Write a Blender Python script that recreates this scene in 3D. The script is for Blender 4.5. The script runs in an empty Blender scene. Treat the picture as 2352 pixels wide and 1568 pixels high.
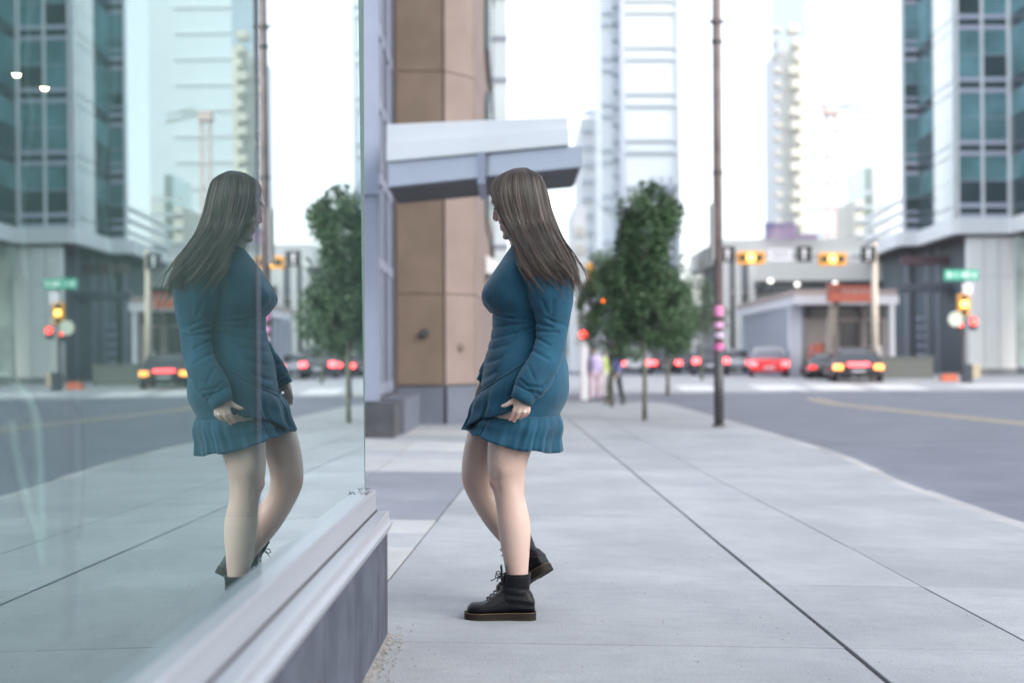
import bpy, bmesh, math, random
import numpy as np
from mathutils import Vector, Matrix, noise
R = math.radians
rnd = random.Random(7)
scene = bpy.context.scene
col = scene.collection

# ---------------------------------------------------------------- camera
CAM = Vector((0.0, 0.0, 0.97))
F = 3267.0
camM = Matrix.Rotation(R(-0.105), 3, 'Z') @ Matrix.Rotation(R(90 + 0.666), 3, 'X') @ Matrix.Rotation(R(-0.25), 3, 'Z')
cd = bpy.data.cameras.new('camera')
cam = bpy.data.objects.new('camera', cd)
cam.matrix_world = Matrix.Translation(CAM) @ camM.to_4x4()
cd.lens = 50.0; cd.sensor_width = 36.0; cd.clip_start = 0.05; cd.clip_end = 3000
cd.dof.use_dof = True
cd.dof.focus_distance = 5.36
cd.dof.aperture_fstop = 1.9
cd.dof.aperture_blades = 0
col.objects.link(cam); scene.camera = cam

# ---------------------------------------------------------------- world, sun, exposure
world = bpy.data.worlds.new('World'); scene.world = world; world.use_nodes = True
wn = world.node_tree; wn.nodes.clear()
sky = wn.nodes.new('ShaderNodeTexSky'); sky.sky_type = 'NISHITA'; sky.sun_disc = False
SUN_EL, SUN_AZ = R(32), R(128)           # azimuth measured from +Y towards +X
sky.sun_elevation = SUN_EL; sky.sun_rotation = SUN_AZ
sky.air_density = 1.0; sky.dust_density = 2.6; sky.ozone_density = 1.2
bg = wn.nodes.new('ShaderNodeBackground'); bg.inputs['Strength'].default_value = 0.15
wo = wn.nodes.new('ShaderNodeOutputWorld')
thin = wn.nodes.new('ShaderNodeMix'); thin.data_type = 'RGBA'      # thin even cloud veil over the blue
thin.inputs[0].default_value = 0.62; thin.inputs[7].default_value = (4.35, 4.45, 4.6, 1)
wn.links.new(sky.outputs[0], thin.inputs[6]); wn.links.new(thin.outputs[2], bg.inputs[0]); wn.links.new(bg.outputs[0], wo.inputs[0])
sl = bpy.data.lights.new('sun', 'SUN'); sl.energy = 0.85; sl.angle = R(40); sl.color = (1.0, 0.985, 0.96)
so = bpy.data.objects.new('sun', sl); col.objects.link(so)
sd = Vector((math.sin(SUN_AZ) * math.cos(SUN_EL), math.cos(SUN_AZ) * math.cos(SUN_EL), math.sin(SUN_EL)))
so.rotation_euler = sd.to_track_quat('Z', 'Y').to_euler()
scene.view_settings.view_transform = 'Standard'
scene.view_settings.look = 'None'
scene.view_settings.gamma = 1.0
scene.view_settings.exposure = 1.62
scene.view_settings.use_curve_mapping = False
scene.render.engine = 'CYCLES'
scene.cycles.use_denoising = True
scene.cycles.max_bounces = 8
scene.cycles.glossy_bounces = 5
scene.cycles.transparent_max_bounces = 12
scene.cycles.caustics_reflective = False
scene.cycles.caustics_refractive = False
scene.cycles.sample_clamp_indirect = 6.0

# ---------------------------------------------------------------- helpers
def at(px, py, Y):
    """world point at distance Y down the street for a position measured in the photograph"""
    d = camM @ Vector(((px - 1176.0) / F, -(py - 784.0) / F, -1.0))
    return CAM + d * (Y / d.y)
def X(px, Y): return at(px, 822, Y).x
def Z(py, Y, px=1176): return at(px, py, Y).z

def tag(o, label=None, cat=None, group=None, kind=None):
    if label: o['label'] = label
    if cat: o['category'] = cat
    if group: o['group'] = group
    if kind: o['kind'] = kind
    return o
def link(o, parent=None):
    col.objects.link(o)
    if parent is not None: o.parent = parent
    return o
def empty(name, loc=(0, 0, 0), rz=0.0):
    o = bpy.data.objects.new(name, None); o.location = loc; o.rotation_euler.z = rz
    o.empty_display_size = 0.1
    return link(o)
def copy_tree(o, parent=None):
    c = o.copy(); col.objects.link(c)
    if parent is not None: c.parent = parent
    for ch in list(o.children): copy_tree(ch, c)
    return c

class MB:
    def __init__(s): s.v = []; s.f = []
    def add(s, vs, fs):
        n = len(s.v); s.v += [tuple(v) for v in vs]; s.f += [tuple(i + n for i in f) for f in fs]; return s
    def box(s, x0, x1, y0, y1, z0, z1):
        return s.add([(x0,y0,z0),(x1,y0,z0),(x1,y1,z0),(x0,y1,z0),(x0,y0,z1),(x1,y0,z1),(x1,y1,z1),(x0,y1,z1)],
              [(0,3,2,1),(4,5,6,7),(0,1,5,4),(1,2,6,5),(2,3,7,6),(3,0,4,7)])
    def prism(s, pts, z0, z1):
        n = len(pts)
        vs = [(p[0], p[1], z0) for p in pts] + [(p[0], p[1], z1) for p in pts]
        fs = [tuple(range(n - 1, -1, -1)), tuple(range(n, 2 * n))] + [(i, (i + 1) % n, n + (i + 1) % n, n + i) for i in range(n)]
        return s.add(vs, fs)
    def prof_y(s, prof, y0, y1):
        """closed profile of (x, z) drawn along y"""
        n = len(prof)
        vs = [(p[0], y0, p[1]) for p in prof] + [(p[0], y1, p[1]) for p in prof]
        fs = [tuple(range(n)), tuple(range(2 * n - 1, n - 1, -1))] + [(i, n + i, n + (i + 1) % n, (i + 1) % n) for i in range(n)]
        return s.add(vs, fs)
    def hexa(s, p):   # eight corners, bottom four then top four
        return s.add(p, [(0,3,2,1),(4,5,6,7),(0,1,5,4),(1,2,6,5),(2,3,7,6),(3,0,4,7)])
    def bar(s, a, b, w, h=None, up=(0, 0, 1)):
        a = Vector(a); b = Vector(b); h = w if h is None else h
        t = (b - a).normalized(); u = Vector(up)
        if abs(t.dot(u)) > 0.95: u = Vector((0, 1, 0))
        sx = t.cross(u).normalized(); sz = sx.cross(t).normalized()
        p = []
        for c in (a, b):
            for i, j in ((-1,-1),(1,-1),(1,1),(-1,1)): p.append(c + sx * (i * w / 2) + sz * (j * h / 2))
        return s.add(p, [(0,1,2,3),(7,6,5,4),(0,4,5,1),(1,5,6,2),(2,6,7,3),(3,7,4,0)])
    def tube(s, pts, rad, n=8, caps=True):
        pts = [Vector(p) for p in pts]; m = len(pts)
        if not hasattr(rad, '__len__'): rad = [rad] * m
        ring = []; base = len(s.v); pu = None
        for i, p in enumerate(pts):
            t = (pts[min(i + 1, m - 1)] - pts[max(i - 1, 0)]).normalized()
            if pu is None: pu = t.cross(Vector((0.13, 0.97, 0.2)));  pu.normalize()
            u = (pu - t * pu.dot(t)).normalized(); w = t.cross(u); pu = u
            for k in range(n):
                a = 2 * math.pi * k / n
                s.v.append(tuple(p + (u * math.cos(a) + w * math.sin(a)) * rad[i]))
        for i in range(m - 1):
            for k in range(n):
                a = base + i * n + k; b = base + i * n + (k + 1) % n
                s.f.append((a, b, b + n, a + n))
        if caps:
            s.f.append(tuple(base + k for k in range(n - 1, -1, -1)))
            s.f.append(tuple(base + (m - 1) * n + k for k in range(n)))
        return s
    def cyl(s, x, y, z0, z1, r, r2=None, n=20):
        return s.tube([(x, y, z0), (x, y, z1)], [r, r if r2 is None else r2], n)
    def loft(s, rings, caps=True):
        base = len(s.v); n = len(rings[0])
        for r_ in rings: s.v += [tuple(p) for p in r_]
        for i in range(len(rings) - 1):
            for k in range(n):
                a = base + i * n + k; b = base + i * n + (k + 1) % n
                s.f.append((a, b, b + n, a + n))
        if caps:
            s.f.append(tuple(base + k for k in range(n - 1, -1, -1)))
            s.f.append(tuple(base + (len(rings) - 1) * n + k for k in range(n)))
        return s
    def ball(s, c, rx, ry, rz, n=14, m=9):
        rings = []
        for i in range(m + 1):
            a = math.pi * (i + 0.001) / (m + 0.002) - math.pi / 2
            rings.append([(c[0] + rx * math.cos(a) * math.cos(2*math.pi*k/n), c[1] + ry * math.cos(a) * math.sin(2*math.pi*k/n), c[2] + rz * math.sin(a)) for k in range(n)])
        return s.loft(rings)
    def mesh(s, name):
        me = bpy.data.meshes.new(name); me.from_pydata(s.v, [], s.f); me.update(); return me
    def build(s, name, mat, parent=None, smooth=False, bevel=0.0):
        me = s.mesh(name)
        bm = bmesh.new(); bm.from_mesh(me); bmesh.ops.recalc_face_normals(bm, faces=bm.faces[:])
        if bevel > 0: bmesh.ops.bevel(bm, geom=bm.edges[:], offset=bevel, segments=2, affect='EDGES', clamp_overlap=True)
        bm.to_mesh(me); bm.free()
        me.materials.append(mat)
        if smooth: me.shade_smooth()
        return link(bpy.data.objects.new(name, me), parent)

def hexc(r, g, b):
    f = lambda c: (c / 255 / 12.92) if c <= 10 else ((c / 255 + 0.055) / 1.055) ** 2.4
    return (f(r), f(g), f(b))

def mat(name, c, rough=0.6, var=0.0, scale=4.0, bump=0.0, bscale=60.0, metal=0.0, spec=0.5, c2=None, stretch=None, trans=0.0, emit=None, es=0.0, coat=0.0, sheen=0.0, sss=0.0):
    m = bpy.data.materials.new(name); m.use_nodes = True
    nt = m.node_tree; N = nt.nodes; L = nt.links
    b = N['Principled BSDF']
    b.inputs['Base Color'].default_value = (*c, 1); b.inputs['Roughness'].default_value = rough
    b.inputs['Metallic'].default_value = metal; b.inputs['Specular IOR Level'].default_value = spec
    b.inputs['Coat Weight'].default_value = coat; b.inputs['Coat Roughness'].default_value = 0.08
    b.inputs['Transmission Weight'].default_value = trans
    if sheen: b.inputs['Sheen Weight'].default_value = sheen; b.inputs['Sheen Roughness'].default_value = 0.5
    if sss:
        b.inputs['Subsurface Weight'].default_value = sss
        b.inputs['Subsurface Radius'].default_value = (0.012, 0.005, 0.003); b.inputs['Subsurface Scale'].default_value = 1.0
    if emit: b.inputs['Emission Color'].default_value = (*emit, 1); b.inputs['Emission Strength'].default_value = es
    tc = N.new('ShaderNodeTexCoord'); src = tc.outputs['Object']
    if stretch:
        mp = N.new('ShaderNodeMapping'); mp.inputs['Scale'].default_value = stretch; L.new(src, mp.inputs[0]); src = mp.outputs[0]
    if var > 0 or c2:
        n = N.new('ShaderNodeTexNoise'); n.inputs['Scale'].default_value = scale; n.inputs['Detail'].default_value = 7; n.inputs['Roughness'].default_value = 0.62
        L.new(src, n.inputs['Vector'])
        rp = N.new('ShaderNodeValToRGB'); rp.color_ramp.elements[0].position = 0.32; rp.color_ramp.elements[1].position = 0.68
        a = tuple(max(0, x * (1 - var)) for x in c); z = c2 if c2 else tuple(min(1, x * (1 + var)) for x in c)
        rp.color_ramp.elements[0].color = (*a, 1); rp.color_ramp.elements[1].color = (*z, 1)
        L.new(n.outputs['Fac'], rp.inputs[0]); L.new(rp.outputs[0], b.inputs['Base Color'])
    if bump > 0:
        n2 = N.new('ShaderNodeTexNoise'); n2.inputs['Scale'].default_value = bscale; n2.inputs['Detail'].default_value = 5
        L.new(src, n2.inputs['Vector'])
        bp = N.new('ShaderNodeBump'); bp.inputs['Strength'].default_value = bump; bp.inputs['Distance'].default_value = 0.01
        L.new(n2.outputs['Fac'], bp.inputs['Height']); L.new(bp.outputs[0], b.inputs['Normal'])
    return m
def lamp(name, c, s):
    m = bpy.data.materials.new(name); m.use_nodes = True; nt = m.node_tree; nt.nodes.clear()
    e = nt.nodes.new('ShaderNodeEmission'); e.inputs[0].default_value = (*c, 1); e.inputs[1].default_value = s
    o = nt.nodes.new('ShaderNodeOutputMaterial'); nt.links.new(e.outputs[0], o.inputs[0]); return m

def concrete(name, c, c2, dark, joint=0.0):
    """paving concrete: large stains, fine grain, scattered specks"""
    m = mat(name, c, 0.78, 0.1, 0.9, 0.35, 90, c2=c2)
    nt = m.node_tree; N = nt.nodes; L = nt.links; b = N['Principled BSDF']
    geo = N.new('ShaderNodeNewGeometry')
    src = [l.from_socket for l in L if l.to_socket == b.inputs['Base Color']][0]
    def mixin(src, scale, lo, hi, colr, mx, st=(1, 1, 1), det=6):
        mp = N.new('ShaderNodeMapping'); mp.inputs['Scale'].default_value = st; L.new(geo.outputs['Position'], mp.inputs[0])
        n = N.new('ShaderNodeTexNoise'); n.inputs['Scale'].default_value = scale; n.inputs['Detail'].default_value = det; n.inputs['Roughness'].default_value = .65
        L.new(mp.outputs[0], n.inputs['Vector'])
        mr = N.new('ShaderNodeMapRange'); mr.inputs[1].default_value = lo; mr.inputs[2].default_value = hi; mr.inputs[4].default_value = mx
        L.new(n.outputs['Fac'], mr.inputs[0])
        mi = N.new('ShaderNodeMix'); mi.data_type = 'RGBA'; mi.inputs[7].default_value = (*colr, 1)
        L.new(mr.outputs[0], mi.inputs[0]); L.new(src, mi.inputs[6]); return mi.outputs[2]
    src = mixin(src, 1.3, .42, .72, dark, .62, (1, .55, 1))
    src = mixin(src, 7.0, .48, .78, dark, .5, (1, 2.2, 1))
    src = mixin(src, 220, .5, .8, tuple(x * .45 for x in dark), .55)
    src = mixin(src, 34, .68, .76, tuple(x * .4 for x in dark), .6)
    oi = N.new('ShaderNodeObjectInfo'); mrr = N.new('ShaderNodeMapRange'); mrr.inputs[3].default_value = .90; mrr.inputs[4].default_value = 1.08; L.new(oi.outputs['Random'], mrr.inputs[0])
    mu = N.new('ShaderNodeVectorMath'); mu.operation = 'SCALE'; L.new(src, mu.inputs[0]); L.new(mrr.outputs[0], mu.inputs['Scale']); src = mu.outputs[0]
    L.new(src, b.inputs['Base Color'])
    return m

M = {}
M['slab'] = concrete('pavement_concrete', (.248, .266, .285), (.300, .318, .335), (.165, .182, .205))
M['slab_dark'] = concrete('dark_paving', (.150, .165, .198), (.178, .192, .225), (.115, .13, .16))
M['slab_pale'] = concrete('pale_paving', (.32, .33, .335), (.36, .37, .375), (.24, .25, .26))
M['joint'] = mat('joint_dirt', (.05, .05, .052), .95, .5, 30, .6, 80)
M['kerb'] = concrete('kerb_concrete', (.31, .315, .32), (.35, .355, .36), (.20, .205, .215))
M['asphalt'] = concrete('asphalt', (.118, .132, .170), (.155, .170, .21), (.095, .106, .14))
M['cross'] = concrete('crossing_concrete', (.34, .355, .38), (.39, .405, .425), (.27, .285, .31))
M['paint_w'] = mat('white_road_paint', (.50, .51, .52), .7, .12, 3)
M['paint_y'] = mat('yellow_road_paint', (.40, .32, .19), .7, .15, 3)

# ---------------------------------------------------------------- ground levels
def Lz(Y):
    return -0.0086 * (min(max(Y, -6), 42) - 5.3)
def zs(x, Y):            # pavement surface, falling towards the kerb
    return Lz(Y) - 0.02 * x
def zr(x, Y):            # road surface
    a = Lz(Y) - 0.07 - 0.13 + 0.012 * max(0, min(x - 4.0, 6.0))
    if Y <= 42: return a
    t = min(1, (Y - 42) / 16.0); t = t * t * (3 - 2 * t)
    return a * (1 - t) + 0.0 * t
def grid(name, xs, ys, zf, m, off=0.0, parent=None):
    v = [(x, y, zf(x, y) + off) for y in ys for x in xs]; n = len(xs)
    f = [(j*n+i, j*n+i+1, (j+1)*n+i+1, (j+1)*n+i) for j in range(len(ys)-1) for i in range(n-1)]
    me = bpy.data.meshes.new(name); me.from_pydata(v, [], f); me.materials.append(m); me.update()
    return link(bpy.data.objects.new(name, me), parent)
def lin(a, b, n): return [a + (b - a) * i / (n - 1) for i in range(n)]
ysr = lin(-12, 42, 28) + lin(43, 60, 18) + [70, 90, 130, 200, 400, 1200]
road = grid('road', [-400, -60, -20, -8, 0, 3, 4, 6, 8, 10, 14, 20, 40, 100, 400], ysr, zr, M['asphalt'])
tag(road, kind='structure')

def kerbx(Y):
    pts = [(-8, 3.15), (9.4, 3.32), (12.0, 3.46), (14.2, 3.68), (16.7, 3.95), (25, 4.25), (42, 4.75), (44, 4.4), (45.2, 3.2), (46, 1.5)]
    for (a, xa), (b, xb) in zip(pts, pts[1:]):
        if Y <= b: return xa + (xb - xa) * (Y - a) / (b - a)
    return 1.5
inter = grid('crossing_pavement', [-30, -6, 1, 4, 8, 12, 16, 20, 26, 34, 60], lin(49.5, 60, 12) + [66, 72, 80], zr, M['cross'], 0.006)
tag(inter, kind='structure')

# pavement of separate slabs
walk = empty('sidewalk'); tag(walk, kind='structure')
XL = lambda Y: -0.532 + 0.034 * (min(Y, 24) - 6.21)
bed = grid('joint_bed', [-3.2, -1.5, 0, 1.5, 3.1], lin(-6, 45.5, 52), zs, M['joint'], -0.014, walk)
def slab(x0f, x1f, y0, y1, m, g=0.006, seed=0):
    dz = (rnd.random() - .5) * 0.003
    g2 = .0042
    c = []
    for (xf, y, sx, sy) in ((x0f, y0, 1, 1), (x1f, y0, -1, 1), (x1f, y1, -1, -1), (x0f, y1, 1, -1)):
        yy = y + sy * g2
        c.append((xf(yy) + sx * g, yy))
    b = 0.0015
    top = [(x + (b if i in (0, 3) else -b), y + (b if i < 2 else -b), zs(x, y) + dz) for i, (x, y) in enumerate(c)]
    mid = [(x, y, zs(x, y) - b + dz) for x, y in c]
    low = [(x, y, zs(x, y) - .05) for x, y in c]
    mb = MB(); mb.add(low + mid + top, [(8,9,10,11)] + [(i, (i+1)%4, 4+(i+1)%4, 4+i) for i in range(4)] + [(4+i, 4+(i+1)%4, 8+(i+1)%4, 8+i) for i in range(4)])
    o = mb.build('slab', m, walk)
    return o
ys = [4.84 + 1.43 * k for k in range(-6, 30)]
ys = [y for y in ys if y < 44.5]
for a, b in zip(ys, ys[1:]):
    slab(XL, lambda Y: 1.133 + .002 * math.sin(Y * 3), a, b, M['slab'], .0018)
    slab(lambda Y: 1.147 + .002 * math.sin(Y * 3), lambda Y: 1.82 + .012 * math.sin(Y * .9), a, b, M['slab'], .0018)
    slab(lambda Y: 1.823 + .012 * math.sin(Y * .9), lambda Y: kerbx(Y) - .16, a, b, M['slab'], .0018)
# forecourt left of the slanting joint
fy = [4.9, 6.26, 7.4, 8.0, 8.72, 9.8, 11.0, 12.8, 14.6, 16.2, 18.0, 20, 22, 25, 28, 32, 38, 44]
for i, (a, b) in enumerate(zip(fy, fy[1:])):
    m_ = M['slab_dark'] if 8.7 <= a < 12.7 else (M['slab_pale'] if i % 2 else M['slab'])
    xs_ = [-2.9, -1.75, -1.1] if a < 8 else [-3.1, -2.0, -1.2]
    for q, x0 in enumerate(xs_):
        x1 = xs_[q + 1] if q < 2 else None
        slab((lambda Y, x0=x0: x0), (lambda Y: XL(Y) - .004) if x1 is None else (lambda Y, x1=x1: x1), a, b, m_, .004)
# kerb stones
kb = [-6 + 1.1 * k for k in range(45)] + [43.5, 44.4, 45.2]
for a, b in zip(kb, kb[1:]):
    xa, xb = kerbx(a), kerbx(b)
    drop = .012 if 12.0 < (a + b) / 2 < 14.2 else 0
    mb = MB()
    rings = []
    for (y, x) in ((a + .004, xa), (b - .004, xb)):
        z = zs(x, y) - drop; zb = zr(x + .1, y) - .1
        rings.append([(x - .155, y, zb), (x + .02, y, zb), (x, y, z - .015), (x - .015, y, z), (x - .155, y, z + .001)])
    mb.loft(rings); mb.build('kerb_stone', M['kerb'], walk)
# gutter pan
gp = MB()
gy = lin(-6, 43, 50)
for a, b in zip(gy, gy[1:]):
    gp.add([(kerbx(a) - .02, a, zr(kerbx(a), a) + .004), (kerbx(a) + .38, a, zr(kerbx(a), a) + .004), (kerbx(b) + .38, b, zr(kerbx(b), b) + .004), (kerbx(b) - .02, b, zr(kerbx(b), b) + .004)], [(0, 1, 2, 3)])
tag(gp.build('gutter', M['asphalt']), kind='structure')
# yellow line (two stripes) and white bars of the crossing
for k, x0 in enumerate((9.55, 9.85)):
    l = grid('centre_line', [x0, x0 + .13], lin(8, 46, 39), zr, M['paint_y'], .004); tag(l, kind='structure')
cb = MB()
def ground_quad(mb, x0, x1, y0, y1, zf, off):
    n = max(1, int((y1 - y0) / .6)); yy = lin(y0, y1, n + 1)
    for a, b in zip(yy, yy[1:]):
        mb.add([(x0, a, zf(x0, a) + off), (x1, a, zf(x1, a) + off), (x1, b, zf(x1, b) + off), (x0, b, zf(x0, b) + off)], [(0, 1, 2, 3)])
for x0 in (6.15, 8.9, 11.0, 13.2):
    q = MB(); ground_quad(q, x0, x0 + (1.3 if x0 < 8 else 1.7), 50.2, 53.4, zr, .010)
    tag(q.build('crossing_bar', M['paint_w']), kind='structure')
q = MB(); ground_quad(q, 16.5, 60, 51.2, 53.2, zr, .010); tag(q.build('far_kerb_strip', M['paint_w']), kind='structure')

# little grit in the wide joint and along the wall foot
gr = MB(); 
for k in range(500):
    if k < 190:
        y = rnd.uniform(3.9, 9.5); x = 1.1395 + rnd.gauss(0, .006)
    elif k < 330:
        y = rnd.uniform(3.9, 5.15); x = -.405 + abs(rnd.gauss(0, .03)) + (y - 4.925) * -.0
    else:
        y = rnd.uniform(3.9, 7.5); x = rnd.uniform(-.4, 1.9)
    r = rnd.uniform(.0012, .0035) if k < 330 else rnd.uniform(.0008, .0022)
    z = zs(x, y) - (.008 if k < 190 else -.001)
    gr.ball((x, y, z), r * rnd.uniform(1, 2.2), r, r * .7, 5, 3)
tag(gr.build('grit', mat('grit', (.2, .19, .17), .9, .8, 200)), 'loose grit and crumbs scattered over the pavement joints', 'grit', kind='stuff')

exec_marker = 1

# ================================================================ SHOPFRONT WITH MIRRORING GLASS
GX = lambda Y: -0.5545 + 0.0107 * Y            # line of the glass in plan
LEAN = 0.005
YE = 4.925                                     # free corner of the shopfront
M['frame'] = mat('brushed_aluminium', (.40, .425, .47), .36, .14, 5, .08, 240, metal=.55, stretch=(1, .04, 1))
M['frame2'] = mat('window_frame_grey', (.38, .41, .5), .42, .08, 2, metal=.25)
M['granite'] = mat('grey_granite', (.042, .050, .076), .62, .3, 5, .2, 300, c2=(.072, .082, .112), spec=.3)
M['granite_dark'] = mat('wet_granite', (.04, .043, .052), .5, .3, 5, .15, 260)
M['grout'] = mat('crumbling_mortar', (.17, .165, .16), .95, .45, 40, 1.0, 60)
M['black'] = mat('black_rubber', (.015, .015, .017), .6)

def glass_mat(name, tint, base, gain, streak=0.0):
    m = bpy.data.materials.new(name); m.use_nodes = True; nt = m.node_tree; N = nt.nodes; L = nt.links; N.clear()
    gl = N.new('ShaderNodeBsdfGlossy'); gl.inputs['Color'].default_value = (*tint, 1); gl.inputs['Roughness'].default_value = 0.0
    tr = N.new('ShaderNodeBsdfTransparent'); tr.inputs[0].default_value = (.78, .9, .88, 1)
    df = N.new('ShaderNodeBsdfDiffuse'); df.inputs[0].default_value = (.30, .46, .44, 1)
    fr = N.new('ShaderNodeFresnel'); fr.inputs[0].default_value = 1.5
    mr = N.new('ShaderNodeMath'); mr.operation = 'MULTIPLY_ADD'; mr.inputs[1].default_value = gain; mr.inputs[2].default_value = base
    L.new(fr.outputs[0], mr.inputs[0])
    mx = N.new('ShaderNodeMixShader'); L.new(mr.outputs[0], mx.inputs[0]); L.new(tr.outputs[0], mx.inputs[1]); L.new(gl.outputs[0], mx.inputs[2])
    # dust film on the outer face: smears running down
    geo = N.new('ShaderNodeNewGeometry'); mp = N.new('ShaderNodeMapping'); mp.inputs['Scale'].default_value = (1, 9, .35); L.new(geo.outputs['Position'], mp.inputs[0])
    n = N.new('ShaderNodeTexNoise'); n.inputs['Scale'].default_value = 3.2; n.inputs['Detail'].default_value = 5; L.new(mp.outputs[0], n.inputs['Vector'])
    m2 = N.new('ShaderNodeMapRange'); m2.inputs[1].default_value = .45; m2.inputs[2].default_value = .8; m2.inputs[3].default_value = .02; m2.inputs[4].default_value = .02 + streak
    L.new(n.outputs['Fac'], m2.inputs[0])
    m3 = N.new('ShaderNodeMixShader'); L.new(m2.outputs[0], m3.inputs[0]); L.new(mx.outputs[0], m3.inputs[1]); L.new(df.outputs[0], m3.inputs[2])
    # slight waviness of the pane
    nb = N.new('ShaderNodeTexNoise'); nb.inputs['Scale'].default_value = .7; nb.inputs['Detail'].default_value = 1; L.new(geo.outputs['Position'], nb.inputs['Vector'])
    bp = N.new('ShaderNodeBump'); bp.inputs['Strength'].default_value = .02; bp.inputs['Distance'].default_value = .01
    L.new(nb.outputs['Fac'], bp.inputs['Height']); L.new(bp.outputs[0], gl.inputs['Normal'])
    o = N.new('ShaderNodeOutputMaterial'); L.new(m3.outputs[0], o.inputs[0]); return m
M['pane_a'] = glass_mat('shop_glass', (.82, .96, .945), .44, .56, .045)
M['pane_b'] = glass_mat('clear_shop_glass', (.93, 1.0, .99), .58, .4, .025)

shop = empty('shopfront', (GX(YE) + .08, YE, 0))
tag(shop, 'shopfront with tall mirroring glass panes above an aluminium sill and grey granite plinth', 'shopfront')
SHOP = (shop.location.copy())
def sb(mb, name, m, parent=None, **k):
    """parts are built in world coordinates, then moved under the shopfront"""
    o = mb.build(name, m, None, **k)
    o.parent = parent or shop
    if parent is None: o.matrix_parent_inverse = Matrix.Translation(-SHOP)
    else: pass
    return o
def yprof(prof, y0, y1, name, m, n=1, **k):
    """profile of (offset from the glass line, z) run along the glass line"""
    mb = MB(); rings = []
    for y in lin(y0, y1, n + 1): rings.append([(GX(y) + dx, y, z) for dx, z in prof])
    mb.loft(rings); return sb(mb, name, m, **k)
# glass panes
seam = 2.98
for (a, b, mt) in ((-2.4, seam - .006, M['pane_a']), (seam + .006, YE, M['pane_b'])):
    z0, z1 = .516, 4.2
    lx = lambda z: -LEAN * (z - .52)
    mb = MB().hexa([(GX(a) - .012 + lx(z0), a, z0), (GX(a) + lx(z0), a, z0), (GX(b) + lx(z0), b, z0), (GX(b) - .012 + lx(z0), b, z0),
                    (GX(a) - .012 + lx(z1), a, z1), (GX(a) + lx(z1), a, z1), (GX(b) + lx(z1), b, z1), (GX(b) - .012 + lx(z1), b, z1)])
    # a single reflecting sheet: keep only the street side and the thin edges
    mb2 = MB().add([(GX(a) + lx(z0), a, z0), (GX(b) + lx(z0), b, z0), (GX(b) + lx(z1), b, z1), (GX(a) + lx(z1), a, z1)], [(0, 1, 2, 3)])
    sb(mb2, 'glass_pane', mt)
sb(MB().box(GX(seam) - .014, GX(seam) - .0012, seam - .0055, seam + .0055, .516, 4.2), 'pane_joint', mat('sealant', (.07, .075, .10), .5))
sb(MB().box(GX(YE) - .014, GX(YE) + .001, YE + .0005, YE + .0022, .516, 4.2), 'glass_edge', mat('glass_edge', (.10, .16, .16), .4))
# sill frame and ledge
yprof([(-.10, .4455), (.038, .4455), (.038, .512), (.034, .518), (-.0, .519), (-.0, .5165), (-.10, .5165)], -2.4, YE, 'sill_frame', M['frame'])
yprof([(-.10, .376), (.0745, .376), (.0745, .374), (.083, .3755), (.0975, .404), (.0975, .409), (.086, .412), (.084, .4186), (.084, .440), (.081, .4445), (-.10, .4445)], -2.4, YE, 'ledge', M['frame'])
yprof([(.0385, .4452), (.044, .4452), (.044, .447), (.0385, .448)], -2.4, YE - .002, 'sill_seal', M['black'])
# granite plinth panels with recessed joints
pj = [YE - .075, 4.60, 3.99, 3.38, 2.77, 2.16, 1.5, .9, .3, -.4, -1.2, -2.4]
def plinth(y0, y1, m):
    mb = MB(); z0 = zs(-.42, y0) - .05
    mb.hexa([(GX(y0) - .03, y0, z0), (GX(y0) + .078, y0, z0), (GX(y1) + .078, y1, z0), (GX(y1) - .03, y1, z0),
             (GX(y0) - .03, y0, .3755), (GX(y0) + .078, y0, .3755), (GX(y1) + .078, y1, .3755), (GX(y1) - .03, y1, .3755)])
    return sb(mb, 'granite_panel', m, bevel=.0015)
plinth(YE - .072, YE - .004, M['granite_dark'])
for a, b in zip(pj, pj[1:]): plinth(b + .004, a - .004, M['granite'])
sb(MB().hexa([(GX(-2.4) - .03, -2.4, -.1), (GX(-2.4) + .07, -2.4, -.1), (GX(YE-.01) + .07, YE - .01, -.1), (GX(YE-.01) - .03, YE - .01, -.1),
              (GX(-2.4) - .03, -2.4, .37), (GX(-2.4) + .07, -2.4, .37), (GX(YE-.01) + .07, YE - .01, .37), (GX(YE-.01) - .03, YE - .01, .37)]), 'plinth_core', M['black'])
# return face of the plinth (turning away from the street)
sb(MB().box(-2.3, GX(YE) + .07, YE - .03, YE - .002, -.08, .374), 'return_plinth', M['granite'])
# mortar foot with lumps
mb = MB()
for k in range(260):
    y = rnd.uniform(2.6, YE + .02); u = abs(rnd.gauss(0, .4))
    r = rnd.uniform(.004, .012) * (1 - .4 * u)
    mb.ball((GX(y) + .078 + u * .022, y, zs(-.42, y) + .001), r * 1.6, r * 1.8, r * .8, 6, 4)
mb.loft([[(GX(y) + .074, y, zs(-.4, y) - .01), (GX(y) + .103 + .006 * noise.noise((0, y * 9, 0)), y, zs(-.4, y) - .01), (GX(y) + .096 + .006 * noise.noise((3, y * 14, 0)), y, zs(-.4, y) + .004 + .003 * noise.noise((5, y * 22, 0))), (GX(y) + .074, y, zs(-.4, y) + .014)] for y in lin(-1, YE + .01, 90)])
sb(mb, 'mortar_foot', M['grout'])
# dried leaf crumbs on the sill
mb = MB()
for k in range(20):
    y = rnd.choice([YE - .02, YE - .04, YE - .16, YE - .2]) + rnd.gauss(0, .022); y = min(y, YE - .003)
    p = Vector((GX(y) + rnd.uniform(.004, .03), y, .521)); q = p + Vector((rnd.uniform(-.006, .008), rnd.uniform(-.007, .007), rnd.uniform(.0, .006)))
    mb.bar(p, q, .0016, .0012)
sb(mb, 'leaf_crumbs', mat('leaf_crumbs', (.05, .045, .05), .9))
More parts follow.
